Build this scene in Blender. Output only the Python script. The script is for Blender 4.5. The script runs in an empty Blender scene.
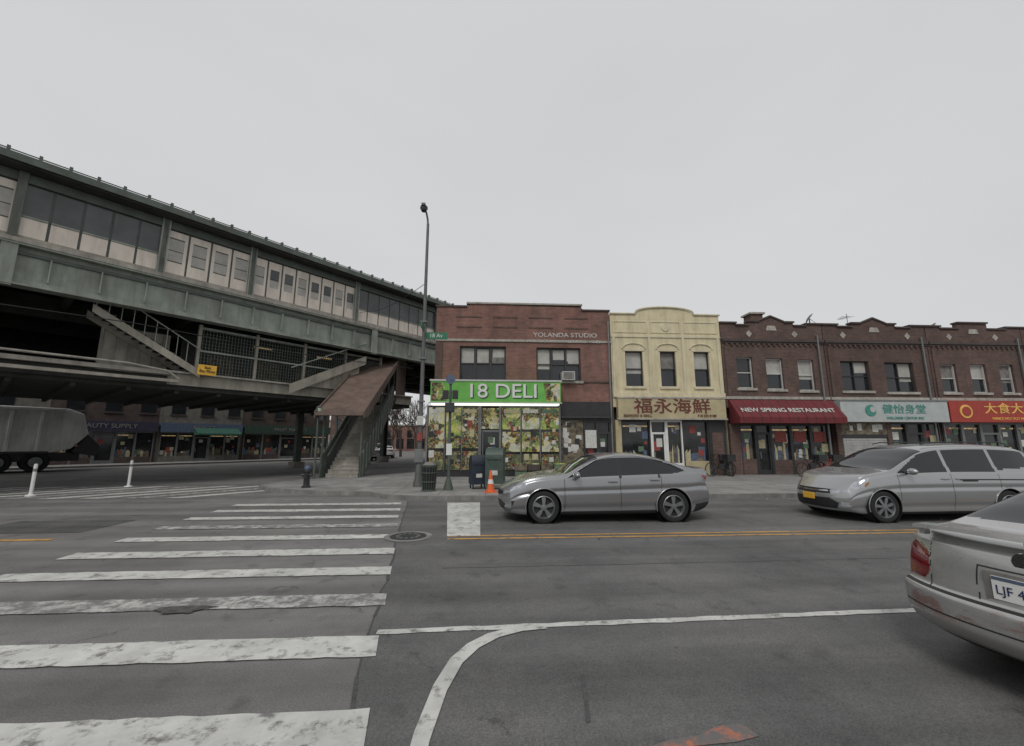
import bpy, bmesh, math, random
from mathutils import Matrix, Vector
random.seed(7)
sc=bpy.context.scene
R=math.radians
# ------------------------------------------------------------------ materials
MATS={}
def base_mat(name):
    m=bpy.data.materials.new(name); m.use_nodes=True
    try: m.cycles.emission_sampling='NONE'
    except Exception: pass
    nt=m.node_tree; b=nt.nodes['Principled BSDF']
    return m,nt,b
def N(nt,t,**k):
    n=nt.nodes.new(t)
    for a,v in k.items():
        if a in n.inputs: n.inputs[a].default_value=v
        else: setattr(n,a,v)
    return n
def c4(c,f=1.0): return (min(c[0]*f,1),min(c[1]*f,1),min(c[2]*f,1),1)
def mixn(nt,fac,a,b,mode='MIX'):
    n=nt.nodes.new('ShaderNodeMix'); n.data_type='RGBA'; n.blend_type=mode
    for s,v in ((0,fac),(6,a),(7,b)):
        if hasattr(v,'links') or hasattr(v,'is_linked'): nt.links.new(v,n.inputs[s])
        else: n.inputs[s].default_value=v
    return n.outputs[2]
def ramp(nt,src,stops,interp='LINEAR'):
    r=nt.nodes.new('ShaderNodeValToRGB'); r.color_ramp.interpolation=interp
    e=r.color_ramp.elements
    while len(e)<len(stops): e.new(0.5)
    for i,(p,c) in enumerate(stops):
        e[i].position=p; e[i].color=c if len(c)==4 else (*c,1)
    nt.links.new(src,r.inputs[0]); return r.outputs[0]
def pm(name,col,rough=.75,metal=0.,var=.18,scale=3.,bump=0.,emit=0.,spec=.5,grime=.0,coat=0.):
    if name in MATS: return MATS[name]
    m,nt,b=base_mat(name)
    tc=N(nt,'ShaderNodeTexCoord')
    n=N(nt,'ShaderNodeTexNoise',Scale=scale,Detail=4.,Roughness=.65); nt.links.new(tc.outputs['Object'],n.inputs['Vector'])
    f=ramp(nt,n.outputs[0],[(.3,(0,0,0)),(.7,(1,1,1))])
    out=mixn(nt,f,c4(col,1-var),c4(col,1+var))
    if grime>0:
        mp=N(nt,'ShaderNodeMapping'); mp.inputs['Scale'].default_value=(2.2,2.2,.35)
        nt.links.new(tc.outputs['Object'],mp.inputs[0])
        n2=N(nt,'ShaderNodeTexNoise',Scale=1.3,Detail=6.,Roughness=.7); nt.links.new(mp.outputs[0],n2.inputs['Vector'])
        g=ramp(nt,n2.outputs[0],[(.42,(0,0,0)),(.68,(grime,grime,grime))])
        out=mixn(nt,g,out,(.06,.05,.042,1))
    nt.links.new(out,b.inputs['Base Color'])
    b.inputs['Roughness'].default_value=rough; b.inputs['Metallic'].default_value=metal
    b.inputs['Specular IOR Level'].default_value=spec
    b.inputs['Coat Weight'].default_value=coat
    if emit>0:
        nt.links.new(out,b.inputs['Emission Color']); b.inputs['Emission Strength'].default_value=emit
    if bump>0:
        bn=N(nt,'ShaderNodeBump',Strength=bump,Distance=.02)
        n3=N(nt,'ShaderNodeTexNoise',Scale=scale*8,Detail=3.); nt.links.new(tc.outputs['Object'],n3.inputs['Vector'])
        nt.links.new(n3.outputs[0],bn.inputs['Height']); nt.links.new(bn.outputs[0],b.inputs['Normal'])
    MATS[name]=m; return m
def brick(name,c1,c2,mortar,grime=.5):
    m,nt,b=base_mat(name)
    tc=N(nt,'ShaderNodeTexCoord'); sp=N(nt,'ShaderNodeSeparateXYZ'); nt.links.new(tc.outputs['Object'],sp.inputs[0])
    ad=N(nt,'ShaderNodeMath',operation='ADD'); nt.links.new(sp.outputs[0],ad.inputs[0]); nt.links.new(sp.outputs[1],ad.inputs[1])
    cb=N(nt,'ShaderNodeCombineXYZ'); nt.links.new(ad.outputs[0],cb.inputs[0]); nt.links.new(sp.outputs[2],cb.inputs[1])
    br=N(nt,'ShaderNodeTexBrick'); nt.links.new(cb.outputs[0],br.inputs['Vector'])
    for k,v in (('Color1',c4(c1)),('Color2',c4(c2)),('Mortar',c4(mortar)),('Scale',1.),('Mortar Size',.007),('Brick Width',.21),('Row Height',.075),('Bias',0.)): br.inputs[k].default_value=v
    n=N(nt,'ShaderNodeTexNoise',Scale=.9,Detail=6.,Roughness=.7); nt.links.new(tc.outputs['Object'],n.inputs['Vector'])
    f=ramp(nt,n.outputs[0],[(.3,(.6,.6,.6)),(.7,(1.25,1.22,1.2))])
    o=mixn(nt,1.,br.outputs[0],f,'MULTIPLY')
    mp=N(nt,'ShaderNodeMapping'); mp.inputs['Scale'].default_value=(1.6,1.6,.25); nt.links.new(tc.outputs['Object'],mp.inputs[0])
    n2=N(nt,'ShaderNodeTexNoise',Scale=1.5,Detail=5.); nt.links.new(mp.outputs[0],n2.inputs['Vector'])
    g=ramp(nt,n2.outputs[0],[(.48,(0,0,0)),(.7,(grime,grime,grime))])
    o=mixn(nt,g,o,(.07,.06,.055,1))
    n4=N(nt,'ShaderNodeTexNoise',Scale=2.3,Detail=5.,Roughness=.7); nt.links.new(mp.outputs[0],n4.inputs['Vector'])
    g4=ramp(nt,n4.outputs[0],[(.6,(0,0,0)),(.75,(.35,.35,.35))])
    o=mixn(nt,g4,o,(.3,.27,.24,1))
    nt.links.new(o,b.inputs['Base Color']); b.inputs['Roughness'].default_value=.9
    bn=N(nt,'ShaderNodeBump',Strength=.4,Distance=.01); nt.links.new(br.outputs['Fac'],bn.inputs['Height']); bn.invert=True
    nt.links.new(bn.outputs[0],b.inputs['Normal'])
    MATS[name]=m; return m
def asphalt(name,col,crack=.7,speck=.3,big_s=.4):
    m,nt,b=base_mat(name)
    tc=N(nt,'ShaderNodeTexCoord'); O=tc.outputs['Object']
    fine=N(nt,'ShaderNodeTexNoise',Scale=70.,Detail=3.,Roughness=.8); nt.links.new(O,fine.inputs['Vector'])
    f1=ramp(nt,fine.outputs[0],[(.33,c4(col,1-speck)),(.67,c4(col,1+speck))])
    big=N(nt,'ShaderNodeTexNoise',Scale=big_s,Detail=7.,Roughness=.72); nt.links.new(O,big.inputs['Vector'])
    f2=ramp(nt,big.outputs[0],[(.3,(.7,.7,.71)),(.5,(1,1,1)),(.7,(1.28,1.26,1.23))])
    o=mixn(nt,1.,f1,f2,'MULTIPLY')
    mp=N(nt,'ShaderNodeMapping'); mp.inputs['Scale'].default_value=(.1,1.6,1); nt.links.new(O,mp.inputs[0])
    st=N(nt,'ShaderNodeTexNoise',Scale=1.,Detail=4.); nt.links.new(mp.outputs[0],st.inputs['Vector'])
    f3=ramp(nt,st.outputs[0],[(.35,(.78,.78,.78)),(.65,(1.15,1.15,1.15))])
    o=mixn(nt,1.,o,f3,'MULTIPLY')
    vs=N(nt,'ShaderNodeTexNoise',Scale=2.6,Detail=4.); nt.links.new(O,vs.inputs['Vector'])
    f4=ramp(nt,vs.outputs[0],[(.6,(1,1,1)),(.74,(.68,.68,.68))])
    o=mixn(nt,1.,o,f4,'MULTIPLY')
    sp2=N(nt,'ShaderNodeTexVoronoi',Scale=1.6); nt.links.new(O,sp2.inputs['Vector'])
    f5=ramp(nt,sp2.outputs['Distance'],[(.02,(.6,.6,.6)),(.045,(1,1,1))])
    o=mixn(nt,1.,o,f5,'MULTIPLY')
    jit=N(nt,'ShaderNodeTexNoise',Scale=3.5,Detail=6.,Roughness=.7); nt.links.new(O,jit.inputs['Vector'])
    wv=mixn(nt,.3,O,jit.outputs[1])
    vo=N(nt,'ShaderNodeTexVoronoi',Scale=.36); vo.feature='DISTANCE_TO_EDGE'; nt.links.new(wv,vo.inputs['Vector'])
    k=ramp(nt,vo.outputs[0],[(.0,(crack,crack,crack)),(.0035,(0,0,0))])
    km=ramp(nt,vs.outputs[0],[(.5,(0,0,0)),(.58,(1,1,1))])
    kk=mixn(nt,1.,k,km,'MULTIPLY')
    o=mixn(nt,kk,o,(.035,.035,.035,1))
    nt.links.new(o,b.inputs['Base Color']); b.inputs['Roughness'].default_value=.8; b.inputs['Specular IOR Level'].default_value=.35
    bn=N(nt,'ShaderNodeBump',Strength=.6,Distance=.008); nt.links.new(fine.outputs[0],bn.inputs['Height']); nt.links.new(bn.outputs[0],b.inputs['Normal'])
    MATS[name]=m; return m
def paint(name,col,under,lo=.36,hi=.5):
    m,nt,b=base_mat(name)
    tc=N(nt,'ShaderNodeTexCoord'); O=tc.outputs['Object']
    n=N(nt,'ShaderNodeTexNoise',Scale=5.5,Detail=8.,Roughness=.78); nt.links.new(O,n.inputs['Vector'])
    f=ramp(nt,n.outputs[0],[(lo,(0,0,0)),(hi,(1,1,1))])
    n2=N(nt,'ShaderNodeTexNoise',Scale=1.6,Detail=6.,Roughness=.7); nt.links.new(O,n2.inputs['Vector'])
    c=ramp(nt,n2.outputs[0],[(.3,c4(col,.6)),(.65,c4(col,1.))])
    o=mixn(nt,f,c4(under),c)
    nt.links.new(o,b.inputs['Base Color']); b.inputs['Roughness'].default_value=.7
    MATS[name]=m; return m
def slabs(name,col,sz=1.5):
    m,nt,b=base_mat(name)
    tc=N(nt,'ShaderNodeTexCoord'); O=tc.outputs['Object']
    br=N(nt,'ShaderNodeTexBrick'); br.offset=0; nt.links.new(O,br.inputs['Vector'])
    for k,v in (('Color1',c4(col,.85)),('Color2',c4(col,1.12)),('Mortar',c4(col,.35)),('Scale',1.),('Mortar Size',.012),('Brick Width',sz),('Row Height',sz)): br.inputs[k].default_value=v
    n=N(nt,'ShaderNodeTexNoise',Scale=1.6,Detail=7.,Roughness=.75); nt.links.new(O,n.inputs['Vector'])
    f=ramp(nt,n.outputs[0],[(.3,(.6,.6,.6)),(.7,(1.2,1.2,1.2))])
    o=mixn(nt,1.,br.outputs[0],f,'MULTIPLY')
    nt.links.new(o,b.inputs['Base Color']); b.inputs['Roughness'].default_value=.85
    MATS[name]=m; return m
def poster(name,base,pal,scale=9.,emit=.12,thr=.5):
    m,nt,b=base_mat(name)
    tc=N(nt,'ShaderNodeTexCoord'); O=tc.outputs['Object']
    nb=N(nt,'ShaderNodeTexNoise',Scale=2.2,Detail=3.); nt.links.new(O,nb.inputs['Vector'])
    bc=ramp(nt,nb.outputs[0],[(.3+.4*i/(len(base)-1),p) for i,p in enumerate(base)])
    vo=N(nt,'ShaderNodeTexVoronoi',Scale=scale); nt.links.new(O,vo.inputs['Vector'])
    sp=N(nt,'ShaderNodeSeparateColor'); nt.links.new(vo.outputs['Color'],sp.inputs[0])
    pc=ramp(nt,sp.outputs[0],[(i/len(pal),p) for i,p in enumerate(pal)],'CONSTANT')
    sh=ramp(nt,vo.outputs['Distance'],[(.0,(1.1,1.1,1.1)),(.7,(.3,.3,.3))])
    pc=mixn(nt,1.,pc,sh,'MULTIPLY')
    nm=N(nt,'ShaderNodeTexNoise',Scale=1.7,Detail=2.); nm.inputs['Distortion'].default_value=.6; nt.links.new(O,nm.inputs['Vector'])
    mk=ramp(nt,nm.outputs[0],[(thr-.02,(0,0,0)),(thr+.02,(1,1,1))])
    o=mixn(nt,mk,bc,pc)
    n=N(nt,'ShaderNodeTexNoise',Scale=30.,Detail=3.); nt.links.new(O,n.inputs['Vector'])
    o=mixn(nt,1.,o,ramp(nt,n.outputs[0],[(.4,(.55,.55,.55)),(.58,(1.05,1.05,1.05))]),'MULTIPLY')
    nt.links.new(o,b.inputs['Base Color']); b.inputs['Roughness'].default_value=.3
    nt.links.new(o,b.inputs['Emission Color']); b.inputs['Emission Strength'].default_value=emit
    MATS[name]=m; return m

M_as=asphalt('asphalt_worn',(.178,.174,.168))
M_asd=asphalt('asphalt_new',(.124,.123,.122),crack=.6,speck=.35,big_s=.55)
M_cut=asphalt('asphalt_utility_cut',(.098,.097,.096),crack=.3,speck=.3,big_s=.9)
M_wp=paint('white_road_paint',(.62,.62,.59),(.17,.167,.16),.37,.48)
M_wp2=paint('white_road_paint_worn',(.54,.54,.52),(.17,.167,.16),.45,.58)
M_yp=paint('yellow_road_paint',(.6,.33,.08),(.14,.13,.12),.37,.5)
M_op=paint('orange_spray_paint',(.5,.17,.09),(.128,.126,.125),.47,.6)
M_side=slabs('sidewalk_concrete',(.27,.265,.255))
M_kerb=pm('kerb_stone',(.22,.215,.205),.85,var=.3,scale=2,grime=.4)
M_brR=brick('brick_red',(.25,.115,.088),(.18,.085,.068),(.23,.19,.165),.3)
M_brB=brick('brick_brown',(.14,.078,.064),(.09,.055,.048),(.14,.12,.105),.35)
M_brC=brick('brick_brown_dark',(.12,.066,.054),(.082,.048,.041),(.125,.108,.094),.35)
M_stucco=pm('yellow_stucco',(.64,.57,.38),.85,var=.08,scale=2,grime=.3)
M_stuccoD=pm('yellow_stucco_trim',(.62,.56,.4),.8,var=.1,scale=2,grime=.25)
M_stone=pm('pale_stone',(.38,.36,.32),.85,var=.2,scale=4,grime=.4)
M_cop=pm('dark_coping',(.06,.045,.04),.6,var=.25,scale=3)
M_roof=pm('tar_roof',(.05,.05,.05),.9)
M_glass=pm('window_glass',(.022,.025,.028),.06,var=.3,scale=.7,spec=.6)
M_glass2=pm('shop_glass',(.024,.025,.027),.08,var=.6,scale=1.5,spec=.5)
M_wsg=pm('station_window_glass',(.08,.083,.085),.2,var=.4,scale=.6,spec=.5)
M_frameW=pm('white_window_frame',(.5,.5,.48),.5,var=.1)
M_frameD=pm('dark_window_frame',(.035,.035,.035),.5)
M_blind=pm('window_blind',(.4,.39,.36),.7,var=.2,scale=2)
M_curt=pm('curtain',(.18,.17,.16),.8,var=.4,scale=4)
M_metal=pm('galvanised_steel',(.19,.2,.2),.5,metal=.4,var=.15,scale=4,grime=.2)
M_dark=pm('dark_paint',(.025,.025,.028),.5,var=.3)
M_black=pm('black_plastic',(.015,.015,.016),.55,var=.2)
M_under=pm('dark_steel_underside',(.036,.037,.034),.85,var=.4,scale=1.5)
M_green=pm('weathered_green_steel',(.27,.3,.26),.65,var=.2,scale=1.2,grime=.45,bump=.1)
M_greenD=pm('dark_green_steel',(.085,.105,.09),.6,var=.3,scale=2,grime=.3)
M_cream=pm('cream_panel',(.72,.65,.57),.75,var=.1,scale=.8,grime=.25)
M_beige=pm('beige_steel_panel',(.33,.31,.26),.75,var=.2,scale=1,grime=.45)
M_conc=pm('weathered_concrete_edge',(.33,.31,.275),.85,var=.3,scale=2,grime=.4)
M_rust=pm('rusty_brown_corrugated',(.15,.105,.085),.7,var=.3,scale=2,grime=.3)
M_white=pm('white_enamel',(.68,.68,.66),.5,var=.06)
M_faded=pm('faded_white_letters',(.5,.48,.45),.8,var=.3,scale=6)
M_tube=pm('lit_tube',(.95,.95,.85),.5,var=.02,emit=1.3)
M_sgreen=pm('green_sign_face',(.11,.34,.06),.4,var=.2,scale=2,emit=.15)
M_sgold=pm('gold_sign_face',(.42,.36,.22),.5,var=.2,scale=1.5)
M_sbrown=pm('sign_brown_letters',(.13,.03,.02),.5)
M_sred=pm('red_awning_cloth',(.14,.018,.024),.8,var=.15,scale=2,grime=.2)
M_sred2=pm('red_sign_face',(.32,.035,.022),.45,var=.12,emit=.03)
M_silver=pm('silver_sign_face',(.4,.43,.42),.4,var=.1)
M_teal=pm('teal_letters',(.05,.24,.19),.5)
M_gold=pm('gold_letters',(.66,.4,.1),.45,emit=.08)
M_yellow=pm('yellow_sign',(.7,.4,.04),.5,emit=.05)
M_shut=pm('roller_shutter',(.42,.42,.41),.5,var=.15,scale=3,grime=.3)
yg=[(.52,.5,.14),(.36,.44,.1),(.16,.26,.07),(.56,.5,.22),(.62,.62,.5)]
pal=[(.14,.26,.07),(.5,.4,.1),(.36,.1,.05),(.26,.34,.1),(.5,.48,.38),(.06,.1,.05),(.45,.26,.1),(.05,.05,.04)]
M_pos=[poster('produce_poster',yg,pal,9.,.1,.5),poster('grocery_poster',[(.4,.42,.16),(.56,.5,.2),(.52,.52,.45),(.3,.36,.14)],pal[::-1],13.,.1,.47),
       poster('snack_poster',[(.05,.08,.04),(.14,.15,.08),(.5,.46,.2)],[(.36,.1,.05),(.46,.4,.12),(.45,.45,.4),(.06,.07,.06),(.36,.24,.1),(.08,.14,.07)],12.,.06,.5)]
M_fly=[pm('paper_white',(.52,.52,.49),.7,var=.25,scale=14),pm('paper_yellow',(.42,.38,.24),.7,var=.3,scale=14),pm('paper_red',(.25,.05,.04),.6,var=.4,scale=10),pm('paper_green',(.1,.16,.1),.6,var=.4,scale=10),pm('paper_blue',(.08,.11,.17),.6,var=.4,scale=10)]
M_int=pm('shop_interior',(.14,.115,.08),.8,var=.8,scale=5)
M_warm=pm('lit_shop_interior',(.5,.36,.18),.8,var=.7,scale=6,emit=.4)
# ------------------------------------------------------------------ mesh builder
class MB:
    def __init__(s): s.v=[];s.f=[];s.m=[];s.mats=[];s.M=Matrix()
    def mi(s,m):
        if m not in s.mats: s.mats.append(m)
        return s.mats.index(m)
    def add(s,pts,faces,mat):
        b=len(s.v); s.v+= [tuple(s.M@Vector(p)) for p in pts]; i=s.mi(mat)
        for f in faces: s.f.append([b+k for k in f]); s.m.append(i)
    def quad(s,a,b,c,d,mat): s.add([a,b,c,d],[(0,1,2,3)],mat)
    def box(s,x0,x1,y0,y1,z0,z1,mat):
        p=[(x0,y0,z0),(x1,y0,z0),(x1,y1,z0),(x0,y1,z0),(x0,y0,z1),(x1,y0,z1),(x1,y1,z1),(x0,y1,z1)]
        s.add(p,[(0,3,2,1),(4,5,6,7),(0,1,5,4),(1,2,6,5),(2,3,7,6),(3,0,4,7)],mat)
    def prism(s,out,y0,y1,mat):
        n=len(out); p=[(x,y0,z) for x,z in out]+[(x,y1,z) for x,z in out]
        s.add(p,[tuple(range(n)),tuple(range(2*n-1,n-1,-1))]+[(i,i+n,(i+1)%n+n,(i+1)%n) for i in range(n)],mat)
    def prismx(s,out,x0,x1,mat):
        n=len(out); p=[(x0,y,z) for y,z in out]+[(x1,y,z) for y,z in out]
        s.add(p,[tuple(range(n)),tuple(range(2*n-1,n-1,-1))]+[(i,i+n,(i+1)%n+n,(i+1)%n) for i in range(n)],mat)
    def tube(s,p0,p1,r0,r1,mat,n=10,caps=True):
        p0=Vector(p0);p1=Vector(p1);d=(p1-p0).normalized()
        a=d.cross(Vector((0,0,1)));
        if a.length<.01: a=Vector((1,0,0))
        a.normalize(); b=d.cross(a)
        pts=[];
        for c,r in ((p0,r0),(p1,r1)):
            for i in range(n):
                t=2*math.pi*i/n; pts.append(c+a*math.cos(t)*r+b*math.sin(t)*r)
        fs=[(i,(i+1)%n,(i+1)%n+n,i+n) for i in range(n)]
        if caps: fs+=[tuple(range(n-1,-1,-1)),tuple(range(n,2*n))]
        s.add(pts,fs,mat)
    def path(s,pts,r,mat,n=8):
        for a,b in zip(pts[:-1],pts[1:]): s.tube(a,b,r,r,mat,n)
    def lathe(s,prof,c,axis,mat,n=28):
        pts=[]
        for r,h in prof:
            for i in range(n):
                t=2*math.pi*i/n
                if axis=='z': pts.append((c[0]+r*math.cos(t),c[1]+r*math.sin(t),c[2]+h))
                else: pts.append((c[0]+r*math.cos(t),c[1]+h,c[2]+r*math.sin(t)))
        fs=[]
        for j in range(len(prof)-1):
            for i in range(n): fs.append((j*n+i,j*n+(i+1)%n,(j+1)*n+(i+1)%n,(j+1)*n+i))
        s.add(pts,fs,mat)
    def obj(s,name,parent=None,smooth=False,bevel=0,frame=None):
        me=bpy.data.meshes.new(name); me.from_pydata(s.v,[],s.f); me.update()
        for m in s.mats: me.materials.append(m)
        me.polygons.foreach_set('material_index',s.m)
        o=bpy.data.objects.new(name,me); sc.collection.objects.link(o)
        bm=bmesh.new(); bm.from_mesh(me); bmesh.ops.recalc_face_normals(bm,faces=bm.faces); bm.to_mesh(me); bm.free()
        if smooth:
            me.polygons.foreach_set('use_smooth',[True]*len(me.polygons))
            try: me.set_sharp_from_angle(angle=R(38))
            except Exception: pass
        if bevel>0:
            md=o.modifiers.new('bevel','BEVEL'); md.width=bevel; md.segments=2; md.limit_method='ANGLE'
        if parent: o.parent=parent
        elif frame is not None: o.matrix_world=frame
        return o
FS=Matrix.Rotation(R(3.5),4,'Z')                      # street frame (x along the street)
FE=Matrix.Translation((-17.2,14.1,0))@Matrix.Rotation(R(52),4,'Z')   # elevated line frame
def group(name,x=0,y=0,z=0,rot=0,frame=FS,s=1.):
    e=bpy.data.objects.new(name,None); sc.collection.objects.link(e); e.empty_display_size=.3
    e.matrix_world=frame@Matrix.Translation((x,y,z))@Matrix.Rotation(R(rot),4,'Z')@Matrix.Scale(s,4); return e
def text(name,body,parent,loc,size,mat,rot=(90,0,0),ext=.012,sx=1.,bold=0.):
    c=bpy.data.curves.new(name,'FONT'); c.body=body; c.size=size; c.extrude=ext; c.align_x='CENTER'; c.align_y='CENTER'; c.offset=bold
    c.materials.append(mat); o=bpy.data.objects.new(name,c); sc.collection.objects.link(o)
    o.parent=parent; o.location=loc; o.rotation_euler=[R(a) for a in rot]; o.scale=(sx,1,1); return o
# ------------------------------------------------------------------ ground
g=MB(); g.quad((-600,-300,0),(600,-300,0),(600,900,0),(-600,900,0),M_as); g.obj('ground',frame=FS)
g=MB()
ed=[(-2.35+(13.45-yy)/11.45*1.63+random.uniform(-.03,.03),yy,.004) for yy in [13.45-i*.38 for i in range(31)]]
g.add(ed+[(60,2.0,.004),(60,13.45,.004)],[tuple(range(len(ed)+2))],M_asd)
g.obj('road',frame=FS)
w=MB(); M_tar=pm('tar_seal',(.06,.06,.06),.6,var=.4,scale=12)
def seam(pts,z=.0075,a=.004,b_=.014):
    for p,q in zip(pts[:-1],pts[1:]):
        p=Vector(p[:2]);q=Vector(q[:2]); n=int(max(1,(q-p).length/.3))
        d=(q-p).normalized(); nn=Vector((-d.y,d.x)); off0=0; h0=random.uniform(a,b_)
        for i in range(n):
            off1=random.uniform(-.02,.02) if i<n-1 else 0; h1=random.uniform(a,b_)
            u=p.lerp(q,i/n)+nn*off0; v=p.lerp(q,(i+1)/n)+nn*off1
            w.quad((*(u-nn*h0),z),(*(u+nn*h0),z),(*(v+nn*h1),z),(*(v-nn*h1),z),M_tar); off0=off1; h0=h1
for a,b in zip(ed[:-1],ed[1:]):
    h=random.uniform(.006,.02); w.quad((a[0]-h,a[1],.0065),(a[0]+h,a[1],.0065),(b[0]+h,b[1],.0065),(b[0]-h,b[1],.0065),M_tar)
seam([(-1.5,11.6),(40,11.8)]); seam([(-.6,6.35),(30,6.9)],b_=.008); seam([(-7.5,11.2),(-40,12)])
seam([(-12,9.8),(-2.4,9.9)],b_=.01)
w.obj('tar_seam',frame=FS)
w=MB(); w.quad((3.0,9.6,.0055),(4.6,9.6,.0055),(4.6,13.3,.0055),(3.0,13.3,.0055),M_cut); w.quad((-10.5,9.2,.0055),(-8.0,9.2,.0055),(-8.0,10.6,.0055),(-10.5,10.6,.0055),M_cut)
w.obj('road_patches',frame=FS)
arc=[(-1.6-2.6*math.sin(R(a)),16.1-2.6*math.cos(R(a))) for a in range(0,61,10)]
av=(.663,.749)
ol=[(60,13.5)]+arc+[(-5.6,15.2),(-7.6,16.0),(-8.7,17.2),(-9.0,18.6)]+[(-8.7+av[0]*t,19.4+av[1]*t) for t in (0,5,10,20,60)]+[(80,64),(80,13.5)]
n_k=len(ol)-3
w=MB(); w.add([(x,y,.13) for x,y in ol],[tuple(range(len(ol)))],M_side)
for i in range(n_k):
    a=Vector((*ol[i],0)); b=Vector((*ol[i+1],0)); d=(b-a).normalized(); nn=Vector((d.y,-d.x,0))
    a2=a+nn*.16; b2=b+nn*.16
    w.add([(a.x,a.y,-.01),(b.x,b.y,-.01),(b.x,b.y,.136),(a.x,a.y,.136)],[(0,1,2,3)],M_kerb)
    w.add([(a.x,a.y,.136),(b.x,b.y,.136),(b2.x,b2.y,.136),(a2.x,a2.y,.136)],[(0,1,2,3)],M_kerb)
w.obj('sidewalk',frame=FS)
w=MB(); w.box(-60,60,-5,1.7,-.01,.13,M_side); w.obj('near_sidewalk',frame=FS)
w=MB(); w.box(-60,26,21,40,-.01,.13,M_side); w.obj('avenue_sidewalk',frame=FE)
def rag(w,p0,p1,q0,q1,z,mat,n=14):
    lo=[];hi=[]
    for i in range(n+1):
        t=i/n; j=random.uniform(-.012,.012); k=random.uniform(-.012,.012)
        lo.append((p0[0]+(p1[0]-p0[0])*t,p0[1]+(p1[1]-p0[1])*t+j,z)); hi.append((q0[0]+(q1[0]-q0[0])*t,q0[1]+(q1[1]-q0[1])*t+k,z))
    w.add(lo+hi[::-1],[tuple(range(2*n+2))],mat)
w=MB(); k=0
def xr(y): return -2.48+(13.06-y)*.173
def xl(y): return -7.15+(13.3-y)*.1
y=3.14
while y<13.2:
    d=.37+random.uniform(-.02,.02); a,b=y-d,y; j=random.uniform(-.08,.08)
    rag(w,(xl(a)+j,a-.0),(xr(a)+j/3,a+.03),(xl(b)+j,b),(xr(b)+j/3,b+.03),.0105,M_wp2 if k in (2,6) else M_wp,40)
    y+=1.1;k+=1
w.obj('crosswalk_marking',frame=FS)
w=MB()
for i in range(15):
    x=-10.3-i*1.3
    p=Vector((x,14.6,.008)); q=p+Vector((av[0]*5.2,av[1]*5.2,0)); dx=Vector((.6,0,0))
    w.add([p,p+dx,q+dx,q],[(0,1,2,3)],M_wp2 if i%3==1 else M_wp)
w.obj('crosswalk_marking',frame=FS)
w=MB()
w.quad((-.72,8.42,.0105),(-.09,8.42,.0105),(-.16,12.95,.0105),(-1.12,12.98,.0105),M_wp)
rag(w,(-1.0,4.28),(60,6.4),(-1.0,4.38),(60,6.5),.0105,M_wp,300)
cv=[(.55,4.37),(.3,4.33),(.08,4.22),(-.1,4.03),(-.23,3.78),(-.32,3.4),(-.375,2.9),(-.4,2.0)]
for a,b in zip(cv[:-1],cv[1:]):
    w.quad((a[0]-.045,a[1]+.02,.0125),(a[0]+.06,a[1]-.06,.0125),(b[0]+.06,b[1]-.06,.0125),(b[0]-.045,b[1]+.02,.0125),M_wp)
w.obj('lane_marking',frame=FS)
w=MB()
for dy in (0,.24): rag(w,(-.7,8.14+dy),(60,8.14+dy),(-.7,8.23+dy),(60,8.23+dy),.0095,M_yp,200)
w.quad((-40,8.5,.008),(-7.9,8.5,.008),(-7.9,8.64,.008),(-40,8.64,.008),M_yp)
w.obj('centre_line_marking',frame=FS)
w=MB()
w.add([(.95,2.66,.009),(1.2,2.70,.009),(1.5,2.72,.009),(1.66,2.76,.009),(1.62,2.88,.009),(1.45,2.86,.009),(1.3,2.79,.009),(1.1,2.76,.009),(.93,2.7,.009)],[tuple(range(9))],M_op)
w.add([(.745,3.5,.009),(.765,3.5,.009),(.68,2.95,.009),(.65,2.95,.009)],[(0,1,2,3)],M_tar)
w.obj('utility_spray_marking',frame=FS)
w=MB(); w.lathe([(0,.016),(.34,.016),(.34,.004)],(-1.45,8.45,0),'z',M_dark,32)
w.lathe([(.34,.012),(.45,.0105)],(-1.45,8.45,0),'z',M_kerb,32)
for a in range(0,360,30): w.box(-1.45+.2*math.cos(R(a))-.03,-1.45+.2*math.cos(R(a))+.03,8.45+.2*math.sin(R(a))-.03,8.45+.2*math.sin(R(a))+.03,.0162,.022,M_metal)
w.obj('manhole_cover',frame=FS)
w=MB(); pts=[(-3.2+(.27+.07*math.sin(3*t)+random.uniform(-.05,.05))*math.cos(t),5.0+(.13+.03*math.cos(2*t)+random.uniform(-.02,.02))*math.sin(t),.0145) for t in [i*math.pi/9 for i in range(18)]]
w.add(pts,[tuple(range(18))],pm('patch_asphalt',(.08,.078,.075),.8,var=.5,scale=12)); w.obj('asphalt_patch',frame=FS)
w=MB(); rnd=random.Random(3)
for i in range(60):
    x=rnd.uniform(-9,14); y=rnd.choice([rnd.uniform(13.1,13.45),rnd.uniform(13.8,20.5),rnd.uniform(4.6,13)]) ; z=.016 if y<13.5 else .14
    s=rnd.uniform(.02,.045); a=rnd.uniform(0,3)
    w.add([(x,y,z),(x+s*math.cos(a),y+s*math.sin(a),z+.01),(x+s,y+s,z+.012),(x-s*math.sin(a)*.5,y+s,z)],[(0,1,2,3)],rnd.choice([M_fly[0],M_dark,M_cop,M_fly[1]]))
w.obj('street_litter',frame=FS)
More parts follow.
